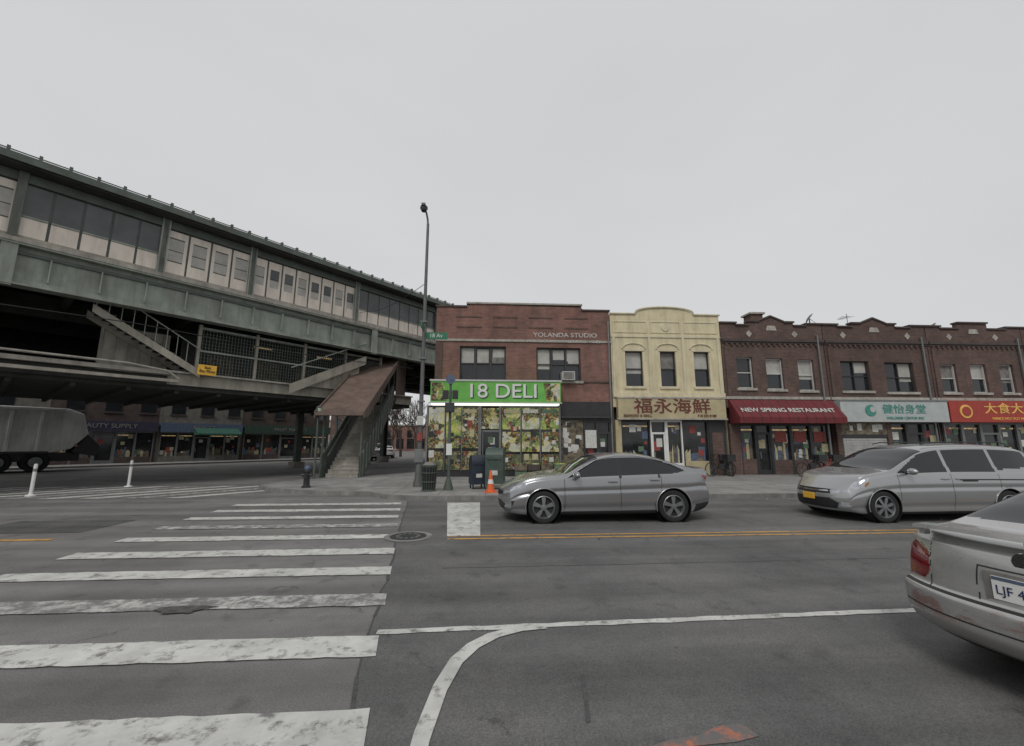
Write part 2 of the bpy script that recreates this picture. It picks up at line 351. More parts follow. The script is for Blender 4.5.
# ------------------------------------------------------------------ buildings
YF=21.5
def wall(mb,x0,x1,z0,z1,holes,mat,y=0,dep=.22):
    xs=sorted({x0,x1}|{h[0] for h in holes}|{h[1] for h in holes}); zs=sorted({z0,z1}|{h[2] for h in holes}|{h[3] for h in holes})
    for i in range(len(xs)-1):
        for j in range(len(zs)-1):
            cx=(xs[i]+xs[i+1])/2; cz=(zs[j]+zs[j+1])/2
            if any(h[0]<cx<h[1] and h[2]<cz<h[3] for h in holes): continue
            mb.quad((xs[i],y,zs[j]),(xs[i+1],y,zs[j]),(xs[i+1],y,zs[j+1]),(xs[i],y,zs[j+1]),mat)
    for a,b,c,d in holes:
        mb.quad((a,y,c),(a,y+dep,c),(a,y+dep,d),(a,y,d),mat); mb.quad((b,y,c),(b,y+dep,c),(b,y+dep,d),(b,y,d),mat)
        mb.quad((a,y,d),(b,y,d),(b,y+dep,d),(a,y+dep,d),mat); mb.quad((a,y,c),(b,y,c),(b,y+dep,c),(a,y+dep,c),mat)
def window(mb,a,b,c,d,y,fr,npane=1,sash=True,fw=.055):
    mb.quad((a,y+.09,c),(b,y+.09,c),(b,y+.09,d),(a,y+.09,d),M_glass)
    mb.box(a+.002,b-.002,y,y+.08,d-fw,d-.002,fr); mb.box(a+.002,b-.002,y,y+.08,c+.002,c+fw,fr)
    for i in range(npane+1):
        x=a+(b-a)*i/npane; w=fw
        x0=x-(w/2 if 0<i<npane else (0 if i==0 else w)); x0=max(x0,a+.002); x1=min(x0+w,b-.002)
        mb.box(x0,x1,y-.003,y+.077,c+fw,d-fw,fr)
    for i in range(npane):
        xa=a+(b-a)*i/npane+fw; xb=a+(b-a)*(i+1)/npane-fw
        if sash: mb.box(xa,xb,y+.01,y+.07,(c+d)/2-.025,(c+d)/2+.025,fr)
        r=random.random()
        if r<.7:
            zz=d-fw-(d-c)*random.choice([.2,.35,.45,.6]); mb.quad((xa,y+.085,zz),(xb,y+.085,zz),(xb,y+.085,d-fw),(xa,y+.085,d-fw),M_blind if r<.4 else M_curt)
def sill(mb,a,b,c,d,y=0,mat=None,lint=True):
    mat=mat or M_stone
    mb.box(a-.1,b+.1,y-.08,y+.1,c-.13,c-.003,mat)
    if lint: mb.box(a-.1,b+.1,y-.03,y+.1,d+.003,d+.14,mat)
def shell(mb,x0,x1,z1,depth,mat,skew=0):
    mb.quad((x0,.001,.1),(x0+skew,depth,.1),(x0+skew,depth,z1),(x0,.001,z1),mat); mb.quad((x1,.001,.1),(x1,depth,.1),(x1,depth,z1),(x1,.001,z1),mat)
    mb.quad((x0+skew,depth,.1),(x1,depth,.1),(x1,depth,z1),(x0+skew,depth,z1),mat)
    mb.quad((x0,.3,z1-.5),(x1,.3,z1-.5),(x1,depth,z1-.5),(x0+skew,depth,z1-.5),M_roof)
    mb.quad((x0,.3,z1-.6),(x1,.3,z1-.6),(x1,.3,z1),(x0,.3,z1),mat)
def flyers(mb,x0,x1,z0,z1,y,n,mats=None,s=(.15,.36)):
    for i in range(n):
        w=random.uniform(*s);h=w*random.uniform(.8,1.5); x=random.uniform(x0,max(x0,x1-w)); z=random.uniform(z0,max(z0,z1-h))
        yy=y-.003-.0015*i; mb.quad((x,yy,z),(x+w,yy,z),(x+w,yy,z+h),(x,yy,z+h),random.choice(mats or M_fly))
def shopfront(mb,x0,x1,z0,z1,y,fr,nx,door=None,bulk=.5,bm=None,nf=3):
    mb.quad((x0,y+.12,z0),(x1,y+.12,z0),(x1,y+.12,z1),(x0,y+.12,z1),M_glass2)
    for i in range(nx):
        a=x0+(x1-x0)*i/nx;b=x0+(x1-x0)*(i+1)/nx
        mb.box(a,a+.07,y,y+.1,z0,z1,fr); mb.box(b-.07,b-.002,y,y+.1,z0,z1,fr)
        mb.box(a+.07,b-.072,y+.005,y+.095,z1-.1,z1,fr)
        if i==door:
            mb.box(a+.07,b-.072,y+.005,y+.095,2.2,2.3,fr); mb.box(a+.07,a+.15,y+.03,y+.09,z0,2.2,fr); mb.box(b-.152,b-.072,y+.03,y+.09,z0,2.2,fr)
            mb.box(a+.15,b-.152,y+.03,y+.09,z0,z0+.25,fr); mb.box(a+.17,a+.2,y-.03,y+.02,.95,1.3,M_metal)
            flyers(mb,a+.15,b-.15,1.2,2.1,y+.11,2)
        else:
            mb.box(a+.07,b-.072,y+.005,y+.11,z0,z0+bulk,bm or fr)
            h=random.uniform(.5,1.0)
            for q in range(7):
                xx=a+.1+(b-a-.3)*q/7; mb.quad((xx,y+.118,z0+bulk),(xx+(b-a)/9,y+.118,z0+bulk),(xx+(b-a)/9,y+.118,z0+bulk+h*random.uniform(.4,1)),(xx,y+.118,z0+bulk+h*random.uniform(.4,1)),random.choice([M_int,M_int,M_fly[1],M_fly[4]]))
            if random.random()<.7: mb.quad((a+.12,y+.117,z1-.35),(b-.12,y+.117,z1-.35),(b-.12,y+.117,z1-.28),(a+.12,y+.117,z1-.28),M_warm)
            flyers(mb,a+.1,b-.1,z0+bulk+.1,z1-.2,y+.11,nf+2)
# --- deli corner building
D=group('corner_deli_building',0,YF)
w=MB(); holes=[(-1.4,1.0,4.95,6.75),(2.6,4.95,4.95,6.72)]
wall(w,-2.65,6.55,3.6,8.6,holes,M_brR); 
w.quad((-2.65,0.3,.1),(6.55,.3,.1),(6.55,.3,3.6),(-2.65,.3,3.6),M_dark)
shell(w,-2.65,6.55,8.6,12.0,M_brR,skew=8.8)
w.prism([(-2.65,8.602),(6.55,8.602),(6.55,8.75),(5.2,8.75),(5.05,8.95),(-.9,9.05),(-1.1,8.85),(-2.65,8.85)],0,.28,M_brR)
w.obj('walls',D)
w=MB()
for h in holes:
    window(w,*h,.12,M_frameD,3,True,.07); sill(w,*h,mat=M_stone,lint=False)
for xx,z0 in ((-1.3,5.9),(-.5,5.9),(.32,6.2),(2.72,5.85),(3.5,6.1),(4.3,5.9)): w.quad((xx,.204,z0),(xx+.6,.204,z0),(xx+.6,.204,6.62),(xx,.204,6.62),M_blind)
w.obj('windows',D)
w=MB()
w.box(-2.7,6.6,-.06,.02,7.0,7.12,M_stone); w.box(-2.7,6.58,-.05,.02,4.86,4.93,M_cop)
for a,b,z in ((-2.7,-1.05,8.85),(-1.1,5.1,9.04),(5.05,6.6,8.75)): w.box(a,b,-.07,.32,z+.004,z+.09,M_stone if z>9 else M_cop)
for x0 in (-1.6,.3,2.2,4.1): w.box(x0,x0+1.3,-.025,.02,7.75,7.82,M_brB); w.box(x0,x0+1.3,-.025,.02,8.3,8.36,M_brB)
w.box(6.42,6.5,-.1,-.02,.2,8.2,M_metal)
w.box(-2.66,-2.3,-.03,.0,4.94,7.0,M_brB)
w.obj('trim',D)
text('faded_lettering','YOLANDA STUDIO',D,(4.15,-.01,7.4),.33,M_faded,sx=1.2,ext=.006,bold=.002)
text('faded_lettering_small','PHOTOGRAPHY  WEDDINGS  VIDEO',D,(4.1,-.01,7.05),.2,M_faded,sx=1.2,ext=.065)
w=MB(); w.box(3.9,4.55,-.35,.2,4.96,5.4,M_frameW); w.box(3.94,4.51,-.36,-.351,5.0,5.36,M_curt); w.obj('air_conditioner',D)
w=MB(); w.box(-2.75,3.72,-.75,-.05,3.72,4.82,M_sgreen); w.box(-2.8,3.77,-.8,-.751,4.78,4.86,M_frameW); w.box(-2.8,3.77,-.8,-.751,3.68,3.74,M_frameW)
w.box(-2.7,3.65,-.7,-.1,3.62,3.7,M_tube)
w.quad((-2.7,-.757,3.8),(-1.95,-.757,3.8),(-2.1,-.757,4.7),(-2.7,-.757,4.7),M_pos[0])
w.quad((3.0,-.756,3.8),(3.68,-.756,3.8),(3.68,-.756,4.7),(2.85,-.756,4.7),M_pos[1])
w.obj('sign_box',D)
M_dg=pm('dark_green_outline',(.02,.1,.02),.5)
text('sign_shadow','18 DELI',D,(.83,-.758,4.22),.98,M_dg,bold=.012,sx=1.12,ext=.004)
text('sign_lettering','18 DELI',D,(.78,-.775,4.27),.98,M_white,bold=.006,sx=1.12,ext=.01)
w=MB(); yb=-.35
w.box(-2.9,3.7,yb,.25,.13,.4,M_dark); w.box(-2.9,-.35,yb+.01,.25,.4,3.6,M_glass2); w.box(.75,3.7,yb+.01,.25,.4,3.6,M_glass2)
w.box(-.35,-.25,yb,.25,.13,3.6,M_metal); w.box(.65,.75,yb,.25,.13,3.6,M_metal); w.box(-.25,.65,-.1,.2,.13,2.3,M_glass2); w.box(-.25,.65,-.1,.2,2.3,2.4,M_metal)
w.box(-.25,.65,-.12,-.1,2.45,3.5,M_pos[1]); w.box(-.2,-.14,-.13,-.1,.2,2.3,M_metal); flyers(w,-.1,.6,1.0,2.2,-.1,4)
def panels(x0,x1,nx,zs):
    for i in range(nx):
        a=x0+(x1-x0)*i/nx+.02;b=x0+(x1-x0)*(i+1)/nx-.02
        for q,(z0,z1) in enumerate(zs): 
            m=M_pos[2] if q==0 else M_pos[(i+q)%2]; ins=random.uniform(.0,.08)
            w.box(a+ins,b-ins*.5,yb-.02,yb+.005,z0,z1,m)
            if z1>3: w.quad((a+.09,yb-.023,z1-.26),(b-.09,yb-.023,z1-.26),(b-.09,yb-.023,z1-.08),(a+.09,yb-.023,z1-.08),random.choice([M_fly[0],M_fly[3],M_fly[1]]))
        w.box(b+.0,b+.04,yb-.03,yb+.02,.4,3.55,M_metal)
        flyers(w,a,b,.6,3.0,yb-.021,5,[M_fly[0],M_fly[1],M_dark,M_fly[2]],s=(.12,.3))
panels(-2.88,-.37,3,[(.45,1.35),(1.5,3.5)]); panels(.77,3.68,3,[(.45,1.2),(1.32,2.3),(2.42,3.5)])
w.box(-2.95,-2.88,yb-.03,.2,.13,3.6,M_metal); w.box(3.69,3.75,yb-.03,.2,.13,3.6,M_metal)
w.quad((-2.951,yb,.3),(-2.951,.25,.3),(-2.951,.25,3.5),(-2.951,yb,3.5),M_pos[0])
w.obj('storefront',D)
w=MB()
w.box(3.78,6.4,-.12,.25,2.9,3.85,M_dark); w.box(3.78,4.95,-.1,.25,.13,2.9,M_int); 
flyers(w,3.85,4.9,1.2,2.9,-.1,22,[M_fly[0],M_fly[0],M_fly[0],M_dark],(.13,.3)); 
shopfront(w,4.98,6.4,.13,2.9,-.08,M_frameD,2,door=1,bulk=.6,nf=4)
w.box(3.79,6.4,-.3,-.12,3.0,3.1,M_frameD)
w.box(5.05,5.62,-.16,-.1,1.5,2.4,M_fly[0]); w.obj('side_shop',D)
# --- yellow building
Y=group('yellow_stucco_building',0,YF)
w=MB(); holes=[(7.35,8.3,4.7,6.6),(9.25,10.1,4.7,6.6),(11.1,11.95,4.7,6.6)]
wall(w,6.6,12.65,3.6,8.35,holes,M_stucco); w.quad((6.6,.3,.1),(12.65,.3,.1),(12.65,.3,3.6),(6.6,.3,3.6),M_dark)
shell(w,6.6,12.65,8.35,12,M_stucco)
out=[(6.6,8.353),(12.65,8.353),(12.65,8.62),(11.5,8.62)]
for i in range(0,13): 
    t=math.pi*i/12; out.append((9.62+1.55*math.cos(t),8.72+.3*math.sin(t)))
out+=[(7.75,8.62),(6.6,8.62)]
w.prism(out,0,.25,M_stucco); w.obj('walls',Y)
w=MB()
for h in holes: window(w,*h,.12,M_frameD,1); sill(w,*h,mat=M_stuccoD)
w.obj('windows',Y)
w=MB(); w.box(6.61,12.64,-.1,.02,4.12,4.35,M_stuccoD); w.box(6.61,12.64,-.05,.02,7.35,7.45,M_stuccoD)
pr=[(9.62+1.6*math.cos(math.pi*i/14),-.03,8.76+.3*math.sin(math.pi*i/14)) for i in range(15)]
w.path([(12.7,-.03,8.66),(11.25,-.03,8.66)]+pr+[(7.95,-.03,8.66),(6.58,-.03,8.66)],.055,M_stuccoD)
for x0,x1 in ((6.75,8.6),(8.8,10.45),(10.65,12.5)):
    for a,b,c,d in ((x0,x1,7.6,7.65),(x0,x1,8.2,8.25),(x0,x0+.05,7.65,8.2),(x1-.05,x1,7.65,8.2)): w.box(a,b,-.03,.01,c,d,M_stuccoD)
w.lathe([(.0,-.06),(.22,-.05),(.25,0)],(9.62,0,7.93),'y',M_stuccoD,12)
for h in holes: w.path([((h[0]+h[1])/2+.62*math.cos(math.pi*i/8),-.02,6.72+.3*math.sin(math.pi*i/8)) for i in range(9)],.04,M_stuccoD,6)
for x in (6.66,8.62,10.47,12.42): w.box(x,x+.14,-.06,.01,4.36,7.34,M_stuccoD)
w.obj('trim',Y)
w=MB(); w.box(6.75,12.45,-.35,-.02,2.95,4.08,M_sgold); w.box(6.7,12.5,-.38,-.351,4.02,4.1,M_stone); w.box(6.7,12.5,-.38,-.351,2.93,3.0,M_stone); w.obj('sign_box',Y)
text('sign_lettering','福永海鮮',Y,(9.6,-.37,3.58),.82,M_sbrown,bold=.004,sx=1.25)
text('sign_small','SEAFOOD & GRILL',Y,(7.75,-.37,3.13),.18,M_sbrown); text('sign_phone','718 232 0188',Y,(11.4,-.37,3.13),.18,M_sbrown)
w=MB(); w.box(6.65,6.95,-.1,.2,.13,2.93,M_sgold); shopfront(w,6.95,8.5,.13,2.93,-.02,M_frameD,1,bulk=.7,bm=M_sgold,nf=4); shopfront(w,8.5,10.2,.13,2.93,-.02,M_white,2,door=0,bulk=.6,nf=2)
shopfront(w,10.2,11.6,.13,2.93,-.02,M_frameD,1,bulk=.7,bm=M_sgold,nf=4); w.box(11.6,12.5,-.05,.2,.13,2.93,M_dark); w.box(11.75,12.35,-.07,-.05,.15,2.3,M_brB)
for i in range(9): 
    x=7.05+i*.15; w.tube((x,-.3,.13),(x,-.3,.35),.07,.09,M_brR,8); w.lathe([(.02,.2),(.12,.32),(.09,.45),(.01,.55+.1*(i%3))],(x,-.3,.1),'z',M_fly[3],7)
w.obj('storefront',Y)
# --- brown brick row
def brown(name,x0,x1,mat,holes,peak,npanes,fr,ornx):
    B=group(name,0,YF); w=MB()
    wall(w,x0,x1,3.6,7.7,holes,mat); w.quad((x0,.3,.1),(x1,.3,.1),(x1,.3,3.6),(x0,.3,3.6),M_dark); shell(w,x0,x1,7.7,12,mat)
    m=(x0+x1)/2; pk=8.62
    out=[(x0,7.703),(x1,7.703),(x1,8.22),(x1-.9,8.22),(x1-.9,8.1)]
    if peak=='gable': out+=[(m+1.3,8.1),(m+1.3,8.3),(m+.75,8.32),(m+.0,pk),(m-.75,8.32),(m-1.3,8.3),(m-1.3,8.1)]
    else: out+=[(m+.9,8.1),(m+.9,8.45),(m-.9,8.45),(m-.9,8.1)]
    out+=[(x0+.9,8.1),(x0+.9,8.22),(x0,8.22)]
    w.prism(out,0,.25,mat); w.obj('walls',B)
    w=MB()
    for h,n in zip(holes,npanes): window(w,*h,.12,fr,n); sill(w,*h,lint=False)
    w.obj('windows',B)
    w=MB()
    for (a,b) in zip(out[2:-1],out[3:]):
        xa,xb=sorted((a[0],b[0]))
        if xb-xa>.05:
            if abs(a[1]-b[1])<.05: w.box(xa-.04,xb+.04,-.08,.3,a[1]+.003,a[1]+.09,M_cop)
            else: w.path([(a[0],.0,a[1]+.05),(b[0],.0,b[1]+.05)],.07,M_cop,6)
    w.box(x0+.01,x1-.01,-.12,.02,7.2,7.34,M_cop); w.box(x0+.01,x1-.01,-.05,.0,7.1,7.199,M_cop)
    w.box(x0+.01,x1-.01,-.06,.0,4.05,4.2,M_stone)
    k=x0+.2
    while k<x1-.3: w.box(k,k+.1,-.09,.0,6.98,7.098,mat); k+=.3
    for ox in ornx: 
        w.prism([(ox,7.45),(ox+.17,7.65),(ox,7.85),(ox-.17,7.65)],-.03,.0,M_stone)
    w.prism([(m-.3,7.85),(m+.3,7.85),(m+.22,8.12),(m-.22,8.12)],-.03,.0,M_stone)
    for xx in (x0+.12,x1-.3): w.box(xx,xx+.18,-.07,.0,4.21,6.97,mat)
    w.box(x1-.42,x1-.34,-.13,-.05,.2,7.6,M_metal)
    w.obj('trim',B); return B
BA=brown('brown_brick_building',12.7,18.5,M_brB,[(13.45,14.35,4.65,6.35),(15.1,16.05,4.6,6.3),(16.9,17.8,4.55,6.25)],'gable',[1,1,1],M_frameW,[14.3,16.9])
BB=brown('brown_brick_building',18.55,24.6,M_brC,[(19.35,21.0,4.55,6.2),(21.9,23.6,4.5,6.15)],'gable',[2,2],M_frameD,[19.7,23.5])
BC=brown('brown_brick_building',24.65,30.4,M_brB,[(25.15,26.1,4.5,6.1),(26.95,27.9,4.5,6.1),(28.7,29.55,4.5,6.1)],'flat',[1,1,1],M_frameW,[26.0,28.8])
BD=brown('brown_brick_building',30.45,37,M_brC,[(31.5,32.9,4.5,6.2),(34.3,35.8,4.5,6.2)],'flat',[2,2],M_frameW,[32,35])
BE=brown('brown_brick_building',37.05,44,M_brB,[(38.5,39.9,4.5,6.2),(41,42.5,4.5,6.2)],'gable',[2,2],M_frameW,[39,42])
w=MB(); w.prismx([(-.02,4.0),(-.02,2.75),(-.95,2.75),(-.95,3.05),(-.12,4.0)],12.8,18.5,M_sred)
for i in range(12): x=13.0+i*.48; w.prismx([(-.96,2.76),(-.975,3.05),(-.13,4.01),(-.12,3.98)],x,x+.015,M_cop)
w.obj('awning',BA)
text('awning_lettering','NEW SPRING RESTAURANT',BA,(15.6,-.66,3.42),.4,M_fly[0],rot=(49,0,0),sx=1.02,bold=.004)
w=MB(); w.box(12.75,13.3,-.02,.2,.13,2.75,M_brB); shopfront(w,13.3,15.0,.13,2.75,0,M_dark,2,door=1,bulk=.8,bm=M_brB,nf=1); shopfront(w,15.0,18.3,.13,2.75,0,M_frameD,3,bulk=.75,bm=M_brB,nf=4)
for i in range(3): w.quad((15.25+i*1.08,.095,1.8),(15.9+i*1.08,.095,1.8),(15.9+i*1.08,.095,2.35),(15.25+i*1.08,.095,2.35),M_fly[2])
w.obj('storefront',BA)
w=MB(); w.box(18.65,24.7,-.45,-.02,2.85,4.0,M_silver); w.box(18.6,24.75,-.48,-.451,3.94,4.02,M_metal); w.obj('sign_box',BB)
text('sign_lettering','健怡身堂',BB,(22.2,-.46,3.5),.52,M_teal,bold=.003,sx=1.2); text('sign_small','WELLNESS CENTER INC',BB,(22.2,-.46,3.05),.2,M_teal)
w=MB(); w.lathe([(0,-.03),(.3,-.03),(.3,0)],(20.3,-.45,3.45),'y',M_teal,20); w.lathe([(0,-.05),(.16,-.05),(.16,0)],(20.4,-.45,3.5),'y',M_silver,20); w.box(18.62,18.9,-.05,.2,.13,2.85,M_brC)
for i in range(28): z=.2+i*.065; w.box(18.95,21.4,-.03+(i%2)*.02,.2,z,z+.06,M_shut)
w.box(18.9,21.45,-.06,.2,2.03,2.2,M_dark); flyers(w,19,21.3,2.25,2.8,-.06,4,[M_fly[0]]); w.box(18.9,21.45,-.055,.2,2.2,2.85,M_int)
w.box(21.45,21.7,-.08,.2,.13,2.85,M_brC); shopfront(w,21.7,24.55,.13,2.85,0,M_frameD,3,door=1,bulk=.7,nf=2); w.obj('storefront',BB)
w=MB(); w.box(24.8,30.7,-.45,-.02,2.85,4.0,M_sred2); w.obj('sign_box',BC)
text('sign_lettering','大食大鍋',BC,(28.3,-.46,3.55),.62,M_gold,bold=.003,sx=1.25); text('sign_small','PRINCE HOT POT HOUSE',BC,(28.3,-.46,3.03),.2,M_gold)
w=MB(); w.lathe([(0,-.03),(.36,-.03),(.36,0)],(25.7,-.45,3.42),'y',M_gold,20); w.lathe([(0,-.05),(.26,-.05),(.26,0)],(25.7,-.45,3.42),'y',M_sred2,20)
shopfront(w,24.8,30.2,.13,2.85,0,M_metal,5,door=2,bulk=.7,bm=M_sgold,nf=3); w.obj('storefront',BC)
for B,x0,x1,mt,t in ((BD,30.9,36.8,M_sgreen,'MARKET'),(BE,37.2,43.8,M_sred2,'PHARMACY')):
    w=MB(); w.box(x0,x1,-.45,-.02,2.85,4.0,mt); shopfront(w,x0,x1,.13,2.85,0,M_metal,5,door=2,bulk=.6,nf=3); w.obj('storefront',B); text('sign_lettering',t,B,((x0+x1)/2,-.46,3.4),.6,M_white)
def dish(x,y,z,nm='satellite_dish'):
    gq=group(nm,x,y,z); w=MB(); w.tube((0,0,-.6),(0,0,.25),.03,.03,M_metal); w.M=Matrix.Translation((0,0,.3))@Matrix.Rotation(R(60),4,'Z')@Matrix.Rotation(R(35),4,'X')
    w.lathe([(0,.09),(.15,.075),(.27,.03),(.33,-.02)],(0,0,0),'y',M_curt,20); w.tube((0,.0,0),(0,-.4,-.1),.012,.012,M_dark); w.obj('dish_and_mast',gq,True)
dish(18.3,YF+.5,8.45); dish(27.4,YF+2,8.5)
w=MB(); w.box(15.2,15.9,YF+1,YF+1.7,7.2,9.1,M_brB); w.box(15.1,16.0,YF+.9,YF+1.8,9.1,9.2,M_stone); w.obj('chimney',frame=FS)
A=group('roof_antenna',21.5,YF+1.5,7.3); w=MB(); w.tube((0,0,0),(0,0,2.1),.02,.015,M_dark,6); 
for i in range(6): w.tube((-.4+.04*i,-.1+.12*i,1.9),(.4-.04*i,-.1+.12*i,1.9),.007,.007,M_dark,5)
w.tube((0,-.15,1.9),(0,.6,1.9),.01,.01,M_dark,5); w.obj('mast_and_elements',A)
# ------------------------------------------------------------------ elevated station
E=group('elevated_train_station',0,0,0,0,FE)
T0,T1=-16,62
w=MB()
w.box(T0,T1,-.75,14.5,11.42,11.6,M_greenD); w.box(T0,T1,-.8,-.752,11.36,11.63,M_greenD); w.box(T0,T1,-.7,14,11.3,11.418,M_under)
t=T0
while t<T1:
    w.box(t,t+.09,-.74,-.6,11.6,11.82,M_greenD); t+=.75
w.box(T0,T1,-.69,-.65,11.72,11.75,M_greenD)
w.obj('roof',E)
w=MB()
w.box(T0,T1,.02,.14,8.85,11.3,M_greenD)
w.box(T0,T1,-.12,.02,10.95,11.28,M_greenD); w.box(T0,T1,-.08,.02,8.83,8.98,M_beige)
def bay(t0,t1,kind,n):
    for i in range(n):
        a=t0+(t1-t0)*i/n+.04;b=t0+(t1-t0)*(i+1)/n-.04
        if kind=='glass': w.box(a,b,-.02,.02,9.0,9.68,M_cream); w.box(a,b,-.01,.02,9.76,10.9,M_wsg); w.box(a,b,-.05,.02,9.69,9.75,M_green)
        elif kind=='cream': w.box(a,b,-.02,.02,9.0,9.9,M_cream); w.box(a,b,-.02,.02,9.96,10.9,M_cream)
        elif kind=='slit':
            w.box(a,b,-.02,.02,9.0,9.5,M_cream); w.box(a,a+.12,-.02,.02,9.5,10.9,M_cream); w.box(b-.12,b,-.02,.02,9.5,10.9,M_cream); w.box(a+.12,b-.12,-.02,.02,10.6,10.9,M_cream)
            w.box(a+.12,b-.12,-.0,.02,9.56,10.0,M_blind); w.box(a+.12,b-.12,-.0,.02,10.04,10.55,M_blind)
        else:
            w.box(a,b,-.02,.02,9.0,9.55,M_cream); w.box(a,b,-.02,.02,10.5,10.9,M_cream)
            w.box(a,a+.1,-.02,.02,9.55,10.5,M_cream); w.box(b-.1,b,-.02,.02,9.55,10.5,M_cream); w.box(a+.1,b-.1,-.0,.021,9.56,9.95,M_blind); w.box(a+.1,b-.1,-.0,.021,10.0,10.48,M_wsg if i%3 else M_blind)
    for tt in (t0,t1): w.box(tt-.12,tt+.12,-.16,.02,8.8,11.3,M_green)
bay(-16,-8,'sq',8); bay(-8,-.5,'slit',8); bay(-.5,3.55,'glass',5); bay(3.6,7.0,'slit',4); bay(7.05,12.7,'sq',8); bay(12.75,19,'glass',8); bay(19,26,'cream',8); bay(26,33,'sq',8); bay(33,62,'glass',30)
w.obj('windscreen_wall',E)
w=MB()
w.box(T0,T1,0,.05,7.25,8.6,M_green); w.box(T0,T1,-.28,.3,8.6,8.66,M_green); w.box(T0,T1,-.26,.3,7.16,7.22,M_green); w.box(T0,T1,-.08,.0,8.3,8.42,M_greenD); w.box(T0,T1,-.3,.3,8.67,8.82,M_conc)
w.box(T0,T1,-.06,.0,7.222,7.42,M_green)
t=T0+.3
while t<T1:
    w.box(t,t+.035,-.2,.0,7.43,8.29,M_green); t+=1.35
for tt in (-.5,14,28,42,-14): w.box(tt-.2,tt+.2,-.24,-.2,7.1,8.6,M_green); 
w.obj('girder',E)
w=MB()
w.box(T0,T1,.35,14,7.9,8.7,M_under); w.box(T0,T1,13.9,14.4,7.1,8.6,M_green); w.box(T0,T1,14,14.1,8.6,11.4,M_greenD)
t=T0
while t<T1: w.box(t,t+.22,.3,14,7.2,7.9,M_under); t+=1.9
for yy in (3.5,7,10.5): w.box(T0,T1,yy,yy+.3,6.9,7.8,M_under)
w.obj('track_deck',E)
w=MB()
for tt in (-10,24,38,52):
    for yy in (1.5,12.5):
        for s in (-.22,.19): w.box(tt+s,tt+s+.03,yy-.25,yy+.25,.0,7.1,M_greenD)
        w.box(tt-.19,tt+.19,yy-.02,yy+.02,0,7.1,M_greenD); w.box(tt-.4,tt+.4,yy-.4,yy+.4,0,.5,M_conc)
for tt in (14.5,20): 
    yy=9.5; w.box(tt-.2,tt+.2,yy-.2,yy+.2,0,7,M_greenD); w.box(tt-.4,tt+.4,yy-.4,yy+.4,0,.4,M_conc)
w.obj('columns',E)
w=MB()
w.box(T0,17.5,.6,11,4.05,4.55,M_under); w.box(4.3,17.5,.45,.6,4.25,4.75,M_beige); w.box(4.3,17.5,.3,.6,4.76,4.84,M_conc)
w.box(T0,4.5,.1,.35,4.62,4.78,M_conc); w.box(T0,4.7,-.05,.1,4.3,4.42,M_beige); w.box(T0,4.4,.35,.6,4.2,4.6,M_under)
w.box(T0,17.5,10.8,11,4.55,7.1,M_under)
w.box(2.3,4.6,1.6,1.66,4.6,6.6,M_beige); 
for i in range(6): w.box(2.35+i*.4,2.39+i*.4,1.55,1.6,4.6,6.6,M_conc)
t=T0
while t<17: w.box(t,t+.15,.7,11,3.9,4.05,M_under); t+=1.6
w.obj('mezzanine',E)
w=MB()
t=5.4
while t<15: w.box(t,t+.025,.5,.52,4.84,6.9,M_greenD); t+=.13
z=4.95
while z<6.9: w.box(5.4,15,.525,.545,z,z+.02,M_greenD); z+=.16
for tt in (5.4,7.8,10.2,12.6,15): w.box(tt-.06,tt+.06,.42,.6,4.84,7.1,M_beige)
w.box(5.4,15,.44,.58,5.85,5.93,M_green); w.box(5.4,15,.44,.58,6.9,7.0,M_green)
w.box(5.4,15,3.2,3.25,4.6,7.1,M_dark)
for tt in (6.5,8.9,11,13): w.box(tt,tt+1.2,3.15,3.2,5.1,6.2,M_int)
w.obj('mesh_cage',E)
w=MB()
def stringer(x0,z0,x1,z1,y0,y1,h,mat): w.prism([(x0,z0),(x0,z0-h),(x1,z1-h),(x1,z1)],y0,y1,mat)
stringer(1.8,7.1,5.5,4.95,.2,.26,.32,M_beige); stringer(1.8,7.1,5.5,4.95,1.5,1.56,.32,M_beige)
for i in range(14): t=2.0+i*.25; z=6.95-i*.148; w.box(t,t+.27,.26,1.5,z-.06,z,M_under)
w.path([(1.8,.23,8.0),(5.5,.23,5.85)],.025,M_green); 
for i in range(10): t=1.9+i*.38; z=7.05-i*.22; w.tube((t,.23,z),(t,.23,z+.9),.015,.015,M_green,6)
stringer(9.3,4.75,13.6,6.9,-.1,-.04,.5,M_beige); w.prism([(9.6,4.76),(13.4,4.76),(13.4,6.3)],.28,.3,M_beige)
w.path([(9.3,-.07,5.6),(13.6,-.07,7.7)],.03,M_green)
w.obj('platform_stairs',E)
w=MB(); w.box(5.35,6.05,-.02,.05,4.75,5.2,M_yellow); w.obj('exit_sign',E); text('exit_sign_lettering','Exit\nBay Pkwy',E,(5.7,-.04,5.0),.16,M_dark)
w=MB(); w.path([(T0,-.25,6.4),(-4,-.25,6.25),(3,-.25,6.5),(9,-.2,6.35),(17,-.2,6.6)],.02,M_black); w.path([(T0,-.05,4.95),(3.0,-.05,4.9),(4.3,-.05,4.75),(4.7,-.05,4.45)],.045,M_conc); w.obj('conduits',E)
w=MB()
for tt in (8.2,11.6,-3): w.box(tt,tt+.9,1.8,1.95,6.75,6.82,M_warm)
w.obj('mezzanine_lights',E)
